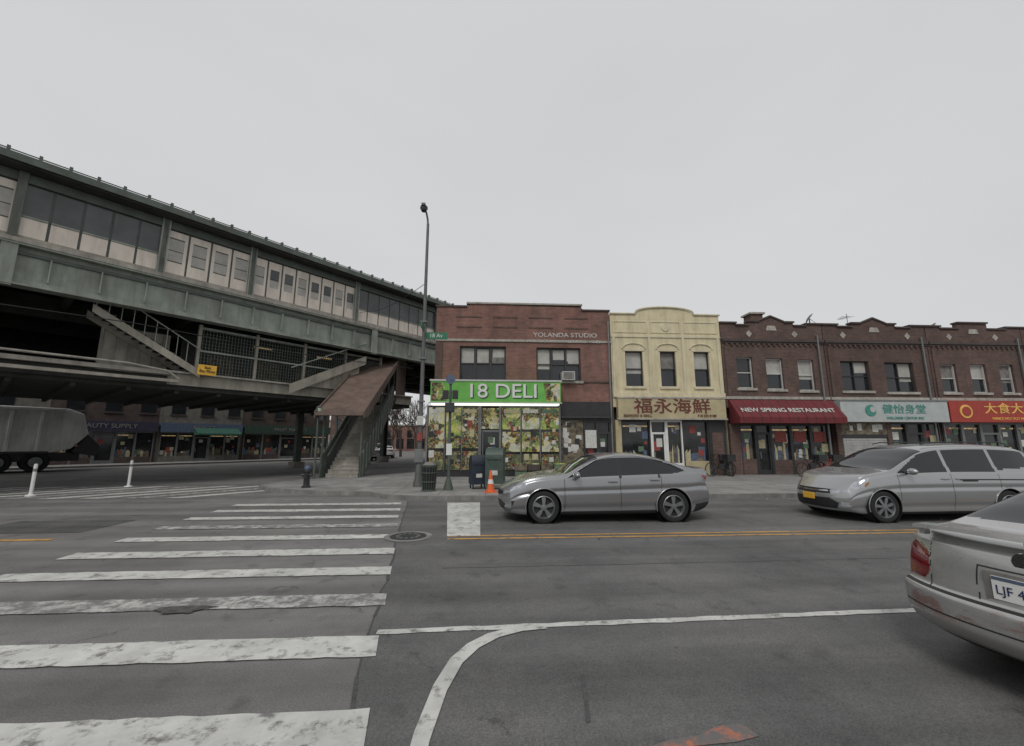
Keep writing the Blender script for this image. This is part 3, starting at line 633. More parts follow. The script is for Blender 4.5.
# ------------------------------------------------------------------ street staircase
S=group('subway_entrance_staircase',-6.85,21.0,.13)
w=MB(); n=24; run=.27; rise=.18
for i in range(n):
    w.box(-.75,.75,i*run,(i+1)*run+.02,i*rise+.0,(i+1)*rise,M_conc); w.box(-.75,.75,i*run-.015,i*run,(i+1)*rise-.05,(i+1)*rise+.004,M_beige)
w.obj('steps',S)
w=MB(); Ltop=n*run; H=n*rise
for sx in (-1.0,.8):
    w.prismx([(-.1,0),(-.1,1.0),(.2,1.15),(Ltop,H+1.1),(Ltop,H-.3),(.6,0)],sx,sx+.06,M_greenD)
    for i in range(12): yy=.3+i*.54; zz=yy/run*rise; w.box(sx-.03 if sx<0 else sx+.06,sx if sx<0 else sx+.09,yy,yy+.05,max(zz-.2,0),zz+1.1,M_green)
    for yy in (-.1,1.6,3.3,5.0,6.5): zz=max(0,yy/run*rise); w.box(sx,sx+.08,yy,yy+.08,0 if yy<.2 else zz-.3,zz+2.75+(.4 if yy<.2 else 0),M_greenD)
w.box(-1.0,-.95,-.15,-.1,0,1.1,M_greenD)
w.path([(-.72,0,1.0),(-.72,Ltop,H+.95)],.025,M_metal); w.path([(.72,0,1.0),(.72,Ltop,H+.95)],.025,M_metal)
w.obj('railings',S)
w=MB(); zf=3.0; zr=H+2.75
w.prismx([(-.7,zf),(-.7,zf-.08),(.0,zf-.0),(Ltop+.5,zr),(Ltop+.5,zr+.1)],-1.15,1.05,M_rust)
for i in range(20):
    x=-1.12+i*.107; w.prismx([(-.72,zf-.12),(-.72,zf-.082),(0,zf-.003),(Ltop+.5,zr-.003),(Ltop+.5,zr-.06),(0,zf-.06)],x,x+.045,M_cop)
for i in range(6): yy=.2+i*1.3; zz=zf+(zr-zf)*yy/(Ltop+.5)-.17; w.box(-1.15,1.05,yy,yy+.08,zz,zz+.1,M_greenD)
for x in (-1.2,1.05): w.prismx([(-.75,zf-.2),(-.75,zf+.1),(Ltop+.5,zr+.25),(Ltop+.5,zr-.1),(0,zf-.1)],x,x+.05,M_rust)
w.prism([(-1.15,zf-.1),(-1.15,zf+.05),(-.05,zf+.3),(1.05,zf+.05),(1.05,zf-.1)],-.8,-.76,M_rust)
w.obj('canopy',S)
w=MB()
w.box(-1.35,.95,Ltop,Ltop+3,H-.2,H,M_under); w.box(-1.35,-1.3,Ltop,Ltop+3,H,H+2.7,M_rust); w.box(.95,1.0,Ltop,Ltop+3,H,H+2.7,M_rust); w.box(-1.4,1.2,Ltop+.5,Ltop+3,H+2.75,H+2.95,M_rust)
w.obj('landing',S)
w=MB(); w.tube((-1.15,-.35,0),(-1.15,-.35,2.9),.06,.05,M_greenD); w.lathe([(.001,.2),(.1,.17),(.15,.06),(.15,-.06),(.1,-.14),(.05,-.17)],(-1.15,-.35,3.1),'z',pm('green_globe',(.25,.4,.3),.3,emit=.1),16); w.lathe([(0,.29),(.1,.24),(.13,.19)],(-1.15,-.35,3.1),'z',M_greenD,12); w.obj('globe_lamp',S,True)
# ------------------------------------------------------------------ far avenue shops
M_w1=pm('shaded_shop_wall',(.08,.06,.055),.9,var=.3,grime=.4); M_w2=pm('shaded_plaster',(.17,.16,.14),.9,var=.25,grime=.4)  # wall, sign and letter colours darkened to carry the shadow these shops stand in
M_s1=pm('shaded_purple_sign',(.035,.03,.06),.6,var=.3); M_s2=pm('shaded_red_sign',(.07,.02,.02),.6,var=.3); M_s3=pm('shaded_green_sign',(.03,.06,.045),.6,var=.3)
M_lt=pm('shaded_letters',(.22,.21,.2),.7,var=.2)
def avshop(name,t0,t1,h,wm,sm,txt,tm):
    A=group(name,0,0,0,0,FE); w=MB(); y=24.5
    w.box(t0,t1-.02,y,y+10,.1,h,wm); w.box(t0+.1,t1-.1,y-.5,y-.01,2.7,3.5,sm); w.box(t0,t1-.02,y-.1,y+.3,h,h+.15,M_cop)
    w.obj('walls',A); w=MB(); shopfront(w,t0+.2,t1-.2,.13,2.7,y-.14,M_metal,5,door=random.randint(1,3),bulk=.5,bm=wm,nf=1)
    k=t0+.8
    while k<t1-1.2: w.box(k,k+1,y-.04,y-.01,4.3,5.8,M_glass); w.box(k-.08,k+1.08,y-.1,y-.01,4.15,4.28,M_cop); k+=2.2
    w.obj('storefront',A); text('sign_lettering',txt,A,((t0+t1)/2,y-.53,3.1),.5,tm)
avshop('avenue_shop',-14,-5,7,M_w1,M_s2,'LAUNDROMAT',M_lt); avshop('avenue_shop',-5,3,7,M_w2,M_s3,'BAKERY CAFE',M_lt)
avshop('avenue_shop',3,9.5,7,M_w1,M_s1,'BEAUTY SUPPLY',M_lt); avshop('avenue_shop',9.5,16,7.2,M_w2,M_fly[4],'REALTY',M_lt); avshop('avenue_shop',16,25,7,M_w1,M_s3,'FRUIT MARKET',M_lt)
w=MB(); w.prismx([(24.4,3.3),(24.4,2.5),(22.9,2.45),(22.9,2.6)],12,15.5,pm('green_awning',(.025,.09,.065),.8)); w.obj('awning',bpy.data.objects['avenue_shop.003'])
for i,(x0,x1,h,m) in enumerate(((-60,-44,8,M_brR),(-44,-33,6.5,M_stone),(-33,-23,8,M_brB),(-23,-10,5.5,M_brR),(-10,2,7,M_stone),(2,20,8,M_brR))):
    A=group('distant_building',0,92+i%2*3); w=MB(); w.box(x0,x1-.1,0,10,0,h,m); w.box(x0,x1-.1,-.2,.2,h,h+.3,M_stone)
    k=x0+1
    while k<x1-1.5:
        w.box(k,k+1.1,-.04,-.01,h-2.6,h-1,M_glass); w.box(k,k+1.6,-.04,-.01,.5,2.7,M_glass2); k+=2.3
    w.obj('walls',A)
M_bark=pm('bark',(.07,.055,.045),.9,var=.3,scale=6)
def bare_tree(x,y,h,seed,name='bare_tree'):
    rnd=random.Random(seed); w=MB()
    def br(p,d,l,r,k):
        q=p+d*l; w.tube(p,q,r,r*.68,M_bark,5,False)
        if k==0: return
        for i in range(rnd.choice([2,3,3])):
            nd=(d+Vector((rnd.uniform(-.75,.75),rnd.uniform(-.75,.75),rnd.uniform(-.15,.5)))).normalized()
            br(p+d*l*rnd.uniform(.7,1.),nd,l*rnd.uniform(.62,.85),r*.62,k-1)
    br(Vector((0,0,0)),Vector((rnd.uniform(-.05,.05),0,1)),h*.27,h*.022,6)
    o=w.obj(name); o.matrix_world=FS@Matrix.Translation((x,y,0)); return o
bare_tree(-11.0,56,9,1); bare_tree(-10.8,68,10,2); bare_tree(-15.5,72,10,3); bare_tree(-19,60,8.5,5); bare_tree(-13,80,11,8)
# ------------------------------------------------------------------ cars
def herm(pts):
    xs=[p[0] for p in pts]; ys=[p[1] for p in pts]; n=len(xs)
    d=[(ys[i+1]-ys[i])/(xs[i+1]-xs[i]) for i in range(n-1)]
    m=[d[0]]+[0 if d[i-1]*d[i]<=0 else 2*d[i-1]*d[i]/(d[i-1]+d[i]) for i in range(1,n-1)]+[d[-1]]
    def f(x):
        if x<=xs[0]: return ys[0]
        if x>=xs[-1]: return ys[-1]
        i=0
        while x>xs[i+1]: i+=1
        h=xs[i+1]-xs[i]; t=(x-xs[i])/h
        return (2*t**3-3*t*t+1)*ys[i]+(t**3-2*t*t+t)*h*m[i]+(-2*t**3+3*t*t)*ys[i+1]+(t**3-t*t)*h*m[i+1]
    return f
def inpoly(x,y,P):
    c=False; n=len(P); j=n-1
    for i in range(n):
        xi,yi=P[i];xj,yj=P[j]
        if (yi>y)!=(yj>y) and x<(xj-xi)*(y-yi)/(yj-yi)+xi: c=not c
        j=i
    return c
M_cglass=pm('car_glass',(.012,.014,.016),.04,var=.2,spec=.6)
M_tyre=pm('tyre_rubber',(.018,.018,.018),.85,var=.2)
M_rim=pm('alloy_wheel',(.26,.27,.28),.38,metal=.7,var=.1)
M_rimd=pm('wheel_gap',(.02,.02,.02),.6)
M_lamp=pm('headlamp_lens',(.4,.42,.45),.08,metal=.3,var=.5,scale=12,coat=1)
M_amber=pm('amber_lens',(.28,.12,.04),.25)
M_tail=pm('tail_lamp_lens',(.17,.008,.012),.12,var=.4,scale=9,coat=.8)
M_chrome=pm('chrome',(.6,.6,.6),.15,metal=1,var=.05)
def make_car(name,P,x,y,rot,frame=FS,s=1.):
    G=group(name,x,y,0,rot,frame,s)
    L=P['L']; zt=herm(P['zt']); belt=herm(P['belt']); wf=herm(P['w']); zb=herm(P['zb']); fs=herm(P['fs']); rs=herm(P['rs'])
    dx=P.get('dx',.02); n=int(L/dx)
    st=[L*i/n for i in range(n+1)]
    if 'fine' in P:
        a,b,d=P['fine']; st=[s_ for s_ in st if not(a<s_<b)]; k=a
        while k<b: st.append(k); k+=d
        st=sorted(set(st))
    for sm in P['seams']: st=[q for q in st if abs(q-sm[0])>.011]+[sm[0]-.006,sm[0]+.006]
    st=sorted(st)
    N1,N2,N3=P.get('N',(30,14,14)); tum=P['tumble']; cr=P.get('cr',.016)
    def prof(xx):
        w=wf(xx);b0=zb(xx);be=belt(xx);top=max(zt(xx),be+.01); h=top-be; o=[(0,b0,0),(w-.35,b0,0),(w-.12,b0,0)]
        for k in range(N1+1):
            u=k/N1; z=b0+(be-b0)*u; yy=w-.075*(1-u)**3-.05*u**4
            yy-= cr*math.exp(-((u-.66)/.045)**2) if P.get('crease',True) else 0
            yy-= .018*math.exp(-((u-.2)/.07)**2)
            if u<.03: yy-=.02
            o.append((yy,z,1))
        ys=w-.05; zc=be+h*.8
        for k in range(1,N2+1): z=be+(zc-be)*k/N2; o.append((ys-tum*(z-be)-.012*min(1,(z-be)/.03) ,z,2))
        yc=o[-1][0]
        for k in range(1,N3+1):
            a=math.pi/2*k/N3; o.append((yc*max(0,math.cos(a))**(2/2.9),zc+(top-zc)*math.sin(a)**(2/2.1),3))
        o[-1]=(0,top,3); return o
    def ex(xs,yy,z):
        w=wf(xs); q=(abs(yy)/w)
        bf=max(0,1-xs/P.get('fb',.75))**1.6; br=max(0,1-(L-xs)/P.get('rb',.7))**1.6
        return xs+bf*(fs(z)+P['fc']*q**2.6)-br*(rs(z)+P['rc']*q**2.8)
    K=len(prof(1.)); part=[p[2] for p in prof(1.)]
    R_=P['R']; WH=P['wheels']; r=P['r']
    idx={}; bm=bmesh.new(); pr=[prof(s_) for s_ in st]
    for i,s_ in enumerate(st):
        for k in range(K):
            for sd in (1,-1):
                if k in (0,K-1) and sd==-1: idx[(i,k,-1)]=idx[(i,k,1)]; continue
                yy,z,_=pr[i][k]; X=ex(s_,yy,z); Z=z
                if part[k]==1:
                    for xw in WH:
                        dd=math.hypot(X-xw,z-r)
                        if abs(dd-R_)<.014 and dd>0: X=xw+(X-xw)*R_/dd; Z=r+(z-r)*R_/dd
                idx[(i,k,sd)]=bm.verts.new((X,yy*sd,Z))
    mats=[]
    def mi(m):
        if m not in mats: mats.append(m)
        return mats.index(m)
    mi(P['paint'])
    for i in range(len(st)-1):
        for k in range(K-1):
            for sd in (1,-1):
                vs=[idx[(i,k,sd)],idx[(i+1,k,sd)],idx[(i+1,k+1,sd)],idx[(i,k+1,sd)]]
                c=(vs[0].co+vs[1].co+vs[2].co+vs[3].co)/4; p=part[k+1]
                if p<=1 and any(math.hypot(c.x-xw,c.z-r)<R_ for xw in WH) and (p==1 or k>=1): continue
                m=P['paint']
                if p==0: m=M_black
                elif p==1 or p==2:
                    for poly,mm in P['side']:
                        if inpoly(c.x,c.z,poly): m=mm
                    for s_,z0,z1 in P['seams']:
                        if abs((st[i]+st[i+1])/2-s_)<.003 and z0<c.z<z1 and m is not M_cglass: m=M_black
                if p>=2:
                    for a,b,zmin,edge in P['screens']:
                        if a<st[i]<b and c.z>zmin and p==3 and (k-(K-1-N3))>=edge: m=M_cglass
                vs2=list(dict.fromkeys(vs))
                try:
                    f=bm.faces.new(vs2); f.material_index=mi(m); f.smooth=True
                except ValueError: pass
    NY=P.get('NY',44)
    for end,i,polys in ((0,0,P['front']),(1,len(st)-1,P['rear'])):
        grid=[]
        for k in range(K):
            yy,z,_=pr[i][k]; row=[]
            for j in range(NY+1):
                y2=yy*(-1+2*j/NY); row.append(bm.verts.new((ex(st[i],y2,z),y2,z)))
            grid.append(row)
        for k in range(K-1):
            for j in range(NY):
                vs=[grid[k][j],grid[k][j+1],grid[k+1][j+1],grid[k+1][j]]
                c=(vs[0].co+vs[1].co+vs[2].co+vs[3].co)/4; m=P['paint']
                for poly,mm in polys:
                    if inpoly(abs(c.y),c.z,poly): m=mm
                try:
                    f=bm.faces.new(vs); f.material_index=mi(m); f.smooth=True
                except ValueError: pass
    bmesh.ops.remove_doubles(bm,verts=bm.verts,dist=.0008)
    bmesh.ops.recalc_face_normals(bm,faces=bm.faces)
    me=bpy.data.meshes.new('body'); bm.to_mesh(me); bm.free()
    for m in mats: me.materials.append(m)
    o=bpy.data.objects.new('body',me); sc.collection.objects.link(o); o.parent=G
    try: me.set_sharp_from_angle(angle=R(50))
    except Exception: pass
    for q,xw in enumerate(WH):
        W=wf(xw)
        for sd in (1,-1):
            w=MB(); yo=(W-.03)*sd
            w.lathe([(R_-.002,0),(R_-.004,-.3*sd)],(xw,yo,r),'y',M_black,40); w.lathe([(R_,-.3*sd),(0.001,-.3*sd)],(xw,yo,r),'y',M_black,40)
            w.obj('wheel_arch_liner',G)
            w=MB(); T=-.19*sd
            w.lathe([(r*.64,T),(r*.9,T),(r*.985,T*.85),(r,T*.6),(r,T*.35),(r*.985,T*.12),(r*.93,0),(r*.8,.008*sd),(r*.68,-.005*sd)],(xw,yo,r),'y',M_tyre,36)
            w.lathe([(r*.7,-.004*sd),(r*.66,.004*sd),(r*.62,-.02*sd),(r*.6,-.1*sd)],(xw,yo,r),'y',M_rim,36)
            w.lathe([(r*.62,-.06*sd),(0.001,-.07*sd)],(xw,yo,r),'y',M_rimd,24)
            ns=P.get('spokes',5)
            for s_ in range(ns):
                for off in ((-.11,.11) if ns==5 else (0,)):
                    a=2*math.pi*s_/ns+.3+off; ca,sa=math.cos(a),math.sin(a); ww=.021 if ns==5 else .028
                    p=[]
                    for rr,h,wd in ((r*.14,-.012,ww*.9),(r*.64,-.018,ww*1.15)):
                        for t in (-wd,wd): p.append((xw+ca*rr-sa*t,yo+h*sd,r+sa*rr+ca*t))
                    p2=[(a_,b_-.03*sd,c_) for a_,b_,c_ in p]
                    w.add(p+p2,[(0,1,3,2),(0,1,5,4),(2,3,7,6),(0,2,6,4),(1,3,7,5)],M_rim)
            w.lathe([(r*.2,-.03*sd),(r*.18,-.004*sd),(0.001,-.0*sd)],(xw,yo,r),'y',M_rim,16)
            w.obj('wheel',G,True)
            w=MB(); pts=[]
            for a in range(-14,195,8):
                pts.append((xw+(R_+.002)*math.cos(R(a)),(W-.012)*sd,r+(R_+.002)*math.sin(R(a))))
            pts=[p_ for p_ in pts if p_[2]>zb(xw)+.02]
            w.path(pts,.011,P.get('lip',P['paint']),6); w.obj('arch_lip',G,True)
    w=MB()
    for hx,hz in P['handles']:
        for sd in (1,-1): yy=(wf(hx)-.035)*sd; w.box(hx-.1,hx+.1,min(yy,yy+.04*sd),max(yy,yy+.04*sd),hz-.014,hz+.014,P.get('hmat',P['paint']))
    w.obj('door_handles',G,bevel=.008)
    mx,mz=P['mirror']
    for sd in (1,-1):
        w=MB(); yy=wf(mx)*sd
        w.M=Matrix.Translation((mx,yy+.08*sd,mz))@Matrix.Diagonal((.075,.12,.075,1))
        prof_=[(math.sin(math.pi*i/8),-math.cos(math.pi*i/8)) for i in range(9)]
        w.lathe([(max(a,.001),b) for a,b in prof_],(0,0,0),'y',P['paint'],14); w.M=Matrix(); w.box(mx-.03,mx+.03,min(yy-.12*sd,yy+.02*sd),max(yy-.12*sd,yy+.02*sd),mz-.06,mz-.03,M_black)
        w.obj('mirror',G,True)
    w=MB(); w.box(.5,L-.5,-.6,.6,.22,.5,M_black); w.obj('underbody',G)
    return G,ex,wf
P1=dict(L=4.66,dx=.02,cr=.026,paint=pm('grey_car_paint',(.27,.275,.285),.27,metal=.55,var=.04,scale=.8,coat=.7),
 zt=[(0,.66),(.1,.75),(.5,.88),(1.0,.965),(1.35,1.0),(1.75,1.21),(2.1,1.36),(2.5,1.42),(2.9,1.425),(3.3,1.37),(3.75,1.24),(4.1,1.13),(4.3,1.1),(4.55,1.1),(4.66,1.04)],
 belt=[(0,.6),(.3,.74),(.9,.87),(1.4,.9),(2.6,.93),(3.8,.98),(4.3,1.0),(4.66,.96)],
 w=[(0,.8),(.5,.87),(1,.9),(3.7,.9),(4.2,.88),(4.66,.8)], zb=[(0,.2),(.6,.17),(3.9,.19),(4.66,.27)],
 fs=[(.2,.1),(.32,.02),(.5,0),(.66,.03),(.75,.1)],rs=[(.27,.12),(.4,.02),(.6,0),(.8,.06),(1.0,.02),(1.1,.03)],fc=.26,rc=.2,tumble=.42,R=.375,r=.33,wheels=[.92,3.66],
 side=[([(1.42,.925),(1.75,1.12),(2.1,1.285),(2.5,1.355),(2.9,1.355),(3.3,1.3),(3.7,1.18),(3.95,1.06),(3.85,1.02),(3.6,.985)],M_cglass),
       ([(.05,.6),(.14,.7),(.6,.82),(.55,.74),(.25,.64)],M_lamp),([(4.66,.82),(4.66,.95),(4.3,.95),(4.42,.86)],M_tail),
       ([(.12,.3),(.2,.46),(.32,.46),(.24,.28)],M_black),
       ([(2.51,.9),(2.51,1.4),(2.57,1.4),(2.57,.9)],M_black),([(3.36,.9),(3.4,.9),(3.4,1.4),(3.36,1.4)],M_black),([(1.2,.1),(1.2,.25),(3.4,.25),(3.4,.1)],M_black),([(4.1,.2),(4.15,.36),(4.66,.42),(4.66,.2)],M_black)],
 seams=[(1.36,.28,.9),(2.54,.27,.95),(3.42,.5,.97)],screens=[(1.33,2.12,1.0,2),(3.32,4.15,1.13,2)],
 front=[([(0,.27),(.55,.27),(.6,.38),(.4,.46),(0,.46)],M_black),([(0,.53),(.5,.56),(.5,.63),(0,.63)],M_black),([(.5,.58),(.8,.62),(.8,.71),(.52,.67)],M_lamp)],
 rear=[([(.3,.84),(.8,.8),(.8,.95),(.3,.9)],M_tail),([(0,.28),(.7,.28),(.7,.4),(0,.4)],M_black),([(0,.62),(.26,.62),(.26,.75),(0,.75)],M_fly[1])],
 handles=[(2.38,.84),(3.28,.87)],mirror=(1.6,.98))
G1,_,_=make_car('grey_sedan',P1,.3,9.5+.95,0,s=1.07)
w=MB(); w.path([(1.42,-.872,.93),(1.78,-.79,1.13),(2.1,-.715,1.3),(2.5,-.675,1.373),(2.9,-.675,1.373),(3.3,-.71,1.315),(3.7,-.79,1.195),(3.96,-.84,1.07)],.008,M_chrome,6); w.obj('window_trim',G1)
P2=dict(L=5.15,dx=.02,paint=pm('silver_van_paint',(.34,.35,.355),.25,metal=.55,var=.04,scale=.8,coat=.7),
 zt=[(0,.7),(.15,.86),(.5,1.0),(1.0,1.1),(1.2,1.14),(1.7,1.4),(2.15,1.62),(2.6,1.71),(3.5,1.74),(4.5,1.7),(4.85,1.62),(5.0,1.4),(5.15,1.05)],
 belt=[(0,.62),(.3,.8),(.9,.98),(1.4,1.04),(3,1.06),(5.15,1.04)],
 w=[(0,.84),(.5,.94),(1,1.0),(4.2,1.0),(4.8,.97),(5.15,.9)], zb=[(0,.22),(.6,.18),(4.4,.2),(5.15,.3)],
 fs=[(.2,.12),(.32,.02),(.5,0),(.7,.06),(.9,.2)],rs=[(.3,.1),(.5,0),(1.0,.05),(1.2,.05)],fc=.34,rc=.15,tumble=.3,R=.39,r=.345,wheels=[.98,4.0],spokes=7,
 side=[([(1.4,1.08),(1.75,1.3),(2.15,1.53),(2.6,1.6),(2.62,1.1)],M_cglass),([(2.7,1.1),(2.68,1.61),(3.78,1.62),(3.8,1.1)],M_cglass),([(3.88,1.14),(3.86,1.62),(4.7,1.58),(4.85,1.2)],M_cglass),
       ([(.02,.62),(.1,.76),(.75,.98),(.62,.8),(.2,.66)],M_lamp),([(.58,.78),(.66,.8),(.72,.9),(.65,.87)],M_amber),([(4.9,.9),(4.9,1.3),(5.15,1.3),(5.15,.9)],M_tail),([(1.3,.1),(1.3,.25),(3.7,.25),(3.7,.1)],M_black),
       ([(2.85,.9),(2.85,.93),(4.9,.93),(4.9,.9)],M_black)],
 seams=[(1.38,.28,1.05),(2.66,.27,1.06),(3.83,.5,1.06)],screens=[(1.18,2.2,1.14,2),(4.82,5.12,1.15,2)],
 front=[([(0,.28),(.6,.28),(.66,.4),(.5,.5),(0,.5)],M_black),([(0,.58),(.5,.6),(.5,.72),(0,.7)],M_black),([(0,.63),(.45,.645),(.45,.67),(0,.66)],M_chrome),([(.52,.6),(.84,.68),(.84,.84),(.52,.74)],M_lamp),([(.68,.32),(.8,.34),(.8,.42),(.68,.42)],M_lamp)],
 rear=[([(.6,.9),(.9,.9),(.9,1.3),(.7,1.3)],M_tail)],
 handles=[(2.5,.95),(2.85,.95)],mirror=(1.62,1.12))
G2,ex2,_=make_car('silver_minivan',P2,7.88,9.12+1.0,0)
w=MB(); w.box(-.03,-.005,-.17,.17,.44,.58,M_yellow); w.obj('number_plate',G2)
w=MB(); 
for yy in (-.62,.62): w.path([(2.4,yy,1.72),(2.6,yy,1.76),(4.4,yy,1.77),(4.6,yy,1.72)],.014,M_dark)
w.obj('roof_rails',G2)
# near silver sedan, rear towards the crossing
mp,nt,b=base_mat('worn_silver_car_paint')
tc=N(nt,'ShaderNodeTexCoord'); n1=N(nt,'ShaderNodeTexNoise',Scale=3.,Detail=8.,Roughness=.7); nt.links.new(tc.outputs['Object'],n1.inputs['Vector'])
o1=ramp(nt,n1.outputs[0],[(.3,(.36,.36,.35)),(.7,(.45,.45,.44))])
mpn=N(nt,'ShaderNodeMapping'); mpn.inputs['Scale'].default_value=(3,1,4); nt.links.new(tc.outputs['Object'],mpn.inputs[0])
n2=N(nt,'ShaderNodeTexNoise',Scale=1.6,Detail=9.,Roughness=.75); nt.links.new(mpn.outputs[0],n2.inputs['Vector'])
f2=ramp(nt,n2.outputs[0],[(.48,(0,0,0)),(.56,(.8,.8,.8))])
sp=N(nt,'ShaderNodeSeparateXYZ'); nt.links.new(tc.outputs['Object'],sp.inputs[0])
zr_=ramp(nt,sp.outputs[2],[(.4,(0,0,0)),(.46,(1,1,1)),(.585,(1,1,1)),(.6,(0,0,0))])
xr_=N(nt,'ShaderNodeMath',operation='GREATER_THAN'); xr_.inputs[1].default_value=4.6; nt.links.new(sp.outputs[0],xr_.inputs[0])
ff=mixn(nt,1.,mixn(nt,1.,f2,zr_,'MULTIPLY'),xr_.outputs[0],'MULTIPLY')
o2=mixn(nt,ff,o1,(.27,.12,.1,1))
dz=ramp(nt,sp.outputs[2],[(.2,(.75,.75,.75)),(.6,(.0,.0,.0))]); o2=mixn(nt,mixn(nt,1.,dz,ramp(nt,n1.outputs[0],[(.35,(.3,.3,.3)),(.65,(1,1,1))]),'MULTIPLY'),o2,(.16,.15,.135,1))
nt.links.new(o2,b.inputs['Base Color']); b.inputs['Metallic'].default_value=.45; b.inputs['Coat Weight'].default_value=.7
rr=ramp(nt,n1.outputs[0],[(.3,(.22,.22,.22)),(.7,(.4,.4,.4))]); nt.links.new(rr,b.inputs['Roughness'])
P3=dict(L=5.0,dx=.025,fine=(4.1,5.0,.011),N=(52,16,20),NY=150,paint=mp,crease=False,
 zt=[(0,.66),(.15,.76),(.6,.9),(1.2,1.0),(1.45,1.03),(1.9,1.26),(2.3,1.4),(2.8,1.44),(3.2,1.41),(3.7,1.24),(4.1,1.08),(4.25,1.05),(4.7,1.04),(4.93,1.01),(5.0,.96)],
 belt=[(0,.6),(.3,.72),(1.2,.86),(2.6,.91),(3.8,.96),(4.4,.97),(4.8,.95),(5.0,.88)],
 w=[(0,.82),(.5,.88),(1,.92),(3.9,.92),(4.5,.9),(5.0,.85)], zb=[(0,.2),(.6,.17),(4.3,.2),(5.0,.26)],
 fs=[(.2,.1),(.32,.02),(.5,0),(.66,.05),(.75,.15)],rs=[(.26,.16),(.33,.05),(.42,.0),(.57,.0),(.605,.02),(.625,.08),(.8,.1),(.95,.15),(1.0,.2)],fc=.3,rc=.24,rb=.6,tumble=.42,R=.365,r=.325,wheels=[1.0,3.85],spokes=7,
 side=[([(1.6,.94),(1.95,1.16),(2.35,1.33),(2.8,1.37),(3.2,1.34),(3.6,1.2),(3.85,1.05),(3.8,1.0)],M_cglass),
       ([(.1,.56),(.18,.66),(.62,.78),(.5,.66),(.2,.57)],M_lamp),
       ([(5.0,.64),(5.0,.93),(4.75,.93),(4.6,.88),(4.54,.79),(4.6,.7),(4.72,.645)],M_tail),
       ([(2.7,.9),(2.7,1.4),(2.76,1.4),(2.76,.9)],M_black),([(1.3,.5),(1.3,.53),(3.45,.55),(3.45,.52)],M_black),([(4.2,.598),(4.2,.608),(5,.608),(5,.598)],M_black)],
 seams=[(1.5,.28,.9),(2.72,.27,.95),(3.62,.5,.97)],screens=[(1.42,2.32,1.03,2),(3.25,4.12,1.09,2)],
 front=[([(0,.3),(.55,.3),(.6,.42),(.4,.5),(0,.5)],M_black),([(.45,.55),(.8,.58),(.8,.68),(.47,.63)],M_lamp)],
 rear=[([(.6,.72),(.64,.66),(.9,.64),(.9,.93),(.68,.92),(.6,.87)],M_tail),([(0,.604),(.86,.604),(.86,.614),(0,.614)],M_black),
       ([(.585,.62),(.591,.62),(.591,.95),(.585,.95)],M_black),([(0,.2),(.6,.2),(.6,.29),(0,.29)],M_black),
       ([(0,.455),(.83,.455),(.83,.462),(0,.462)],M_black),([(.24,.625),(.25,.625),(.25,.86),(.24,.86)],M_dark),([(0,.86),(.25,.86),(.25,.868),(0,.868)],M_dark)],
 handles=[(2.55,.84),(3.5,.86)],mirror=(1.75,.99))
th=9; xr0,yr0=3.55,2.82
G3,ex3,wf3=make_car('silver_sedan',P3,xr0+5*math.cos(R(th)),yr0+5*math.sin(R(th)),180+th)
def rx(yy,z): return ex3(5.0,yy,z)
w=MB(); px=rx(0,.75)
w.box(px-.01,px+.006,-.2,.2,.64,.845,M_curt); w.box(px+.006,px+.014,-.153,.153,.665,.82,M_white); w.box(px+.014,px+.016,-.15,.15,.795,.818,M_fly[4]); w.obj('number_plate',G3,bevel=.002)
text('plate_lettering','LJF 4827',G3,(px+.017,0,.73),.085,pm('plate_navy',(.01,.02,.08),.5),rot=(90,0,90),ext=.001,sx=.92)
text('boot_emblem','E L A N T R O',G3,(rx(.38,.9)+.012,.4,.905),.036,M_chrome,rot=(82,0,86),ext=.003)
w=MB()
pts=[]
for i in range(-14,15):
    yy=i*.05; pts.append((4.84-.1*(abs(yy)/.75)**2.2,yy,1.085-.03*(abs(yy)/.7)**3))
for a,b2 in zip(pts[:-1],pts[1:]):
    w.add([(a[0]+.04,a[1],a[2]-.012),(a[0]-.12,a[1],a[2]+.0),(a[0]-.1,a[1],a[2]+.022),(a[0]+.03,a[1],a[2]+.016),(b2[0]+.04,b2[1],b2[2]-.012),(b2[0]-.12,b2[1],b2[2]+.0),(b2[0]-.1,b2[1],b2[2]+.022),(b2[0]+.03,b2[1],b2[2]+.016)],[(0,1,5,4),(1,2,6,5),(2,3,7,6),(3,0,4,7)],mp)
for yy in (-.66,.62,-.02): w.box(4.72,4.78,yy,yy+.04,1.0,1.08,mp)
w.obj('boot_spoiler',G3,True)
w=MB(); w.lathe([(0,.0),(.055,.0),(.06,-.01)],(0,0,0),'z',M_chrome,20); o=w.obj('badge',G3); o.location=(rx(0,.93)+.004,0,.94); o.rotation_euler=(0,R(78),0)
Pw=dict(P1); Pw.update(dx=.06,N=(14,6,6),NY=12,paint=pm('white_car_paint',(.6,.6,.6),.35,coat=.5,var=.03))
make_car('white_sedan',Pw,-13.3,47,-62); make_car('white_sedan',Pw,-12.2,54,-80)
Pd=dict(P2); Pd.update(dx=.06,N=(14,6,6),NY=12,paint=pm('dark_car_paint',(.03,.035,.045),.3,coat=.5,var=.05))
make_car('dark_minivan',Pd,-15.5,60,-65)
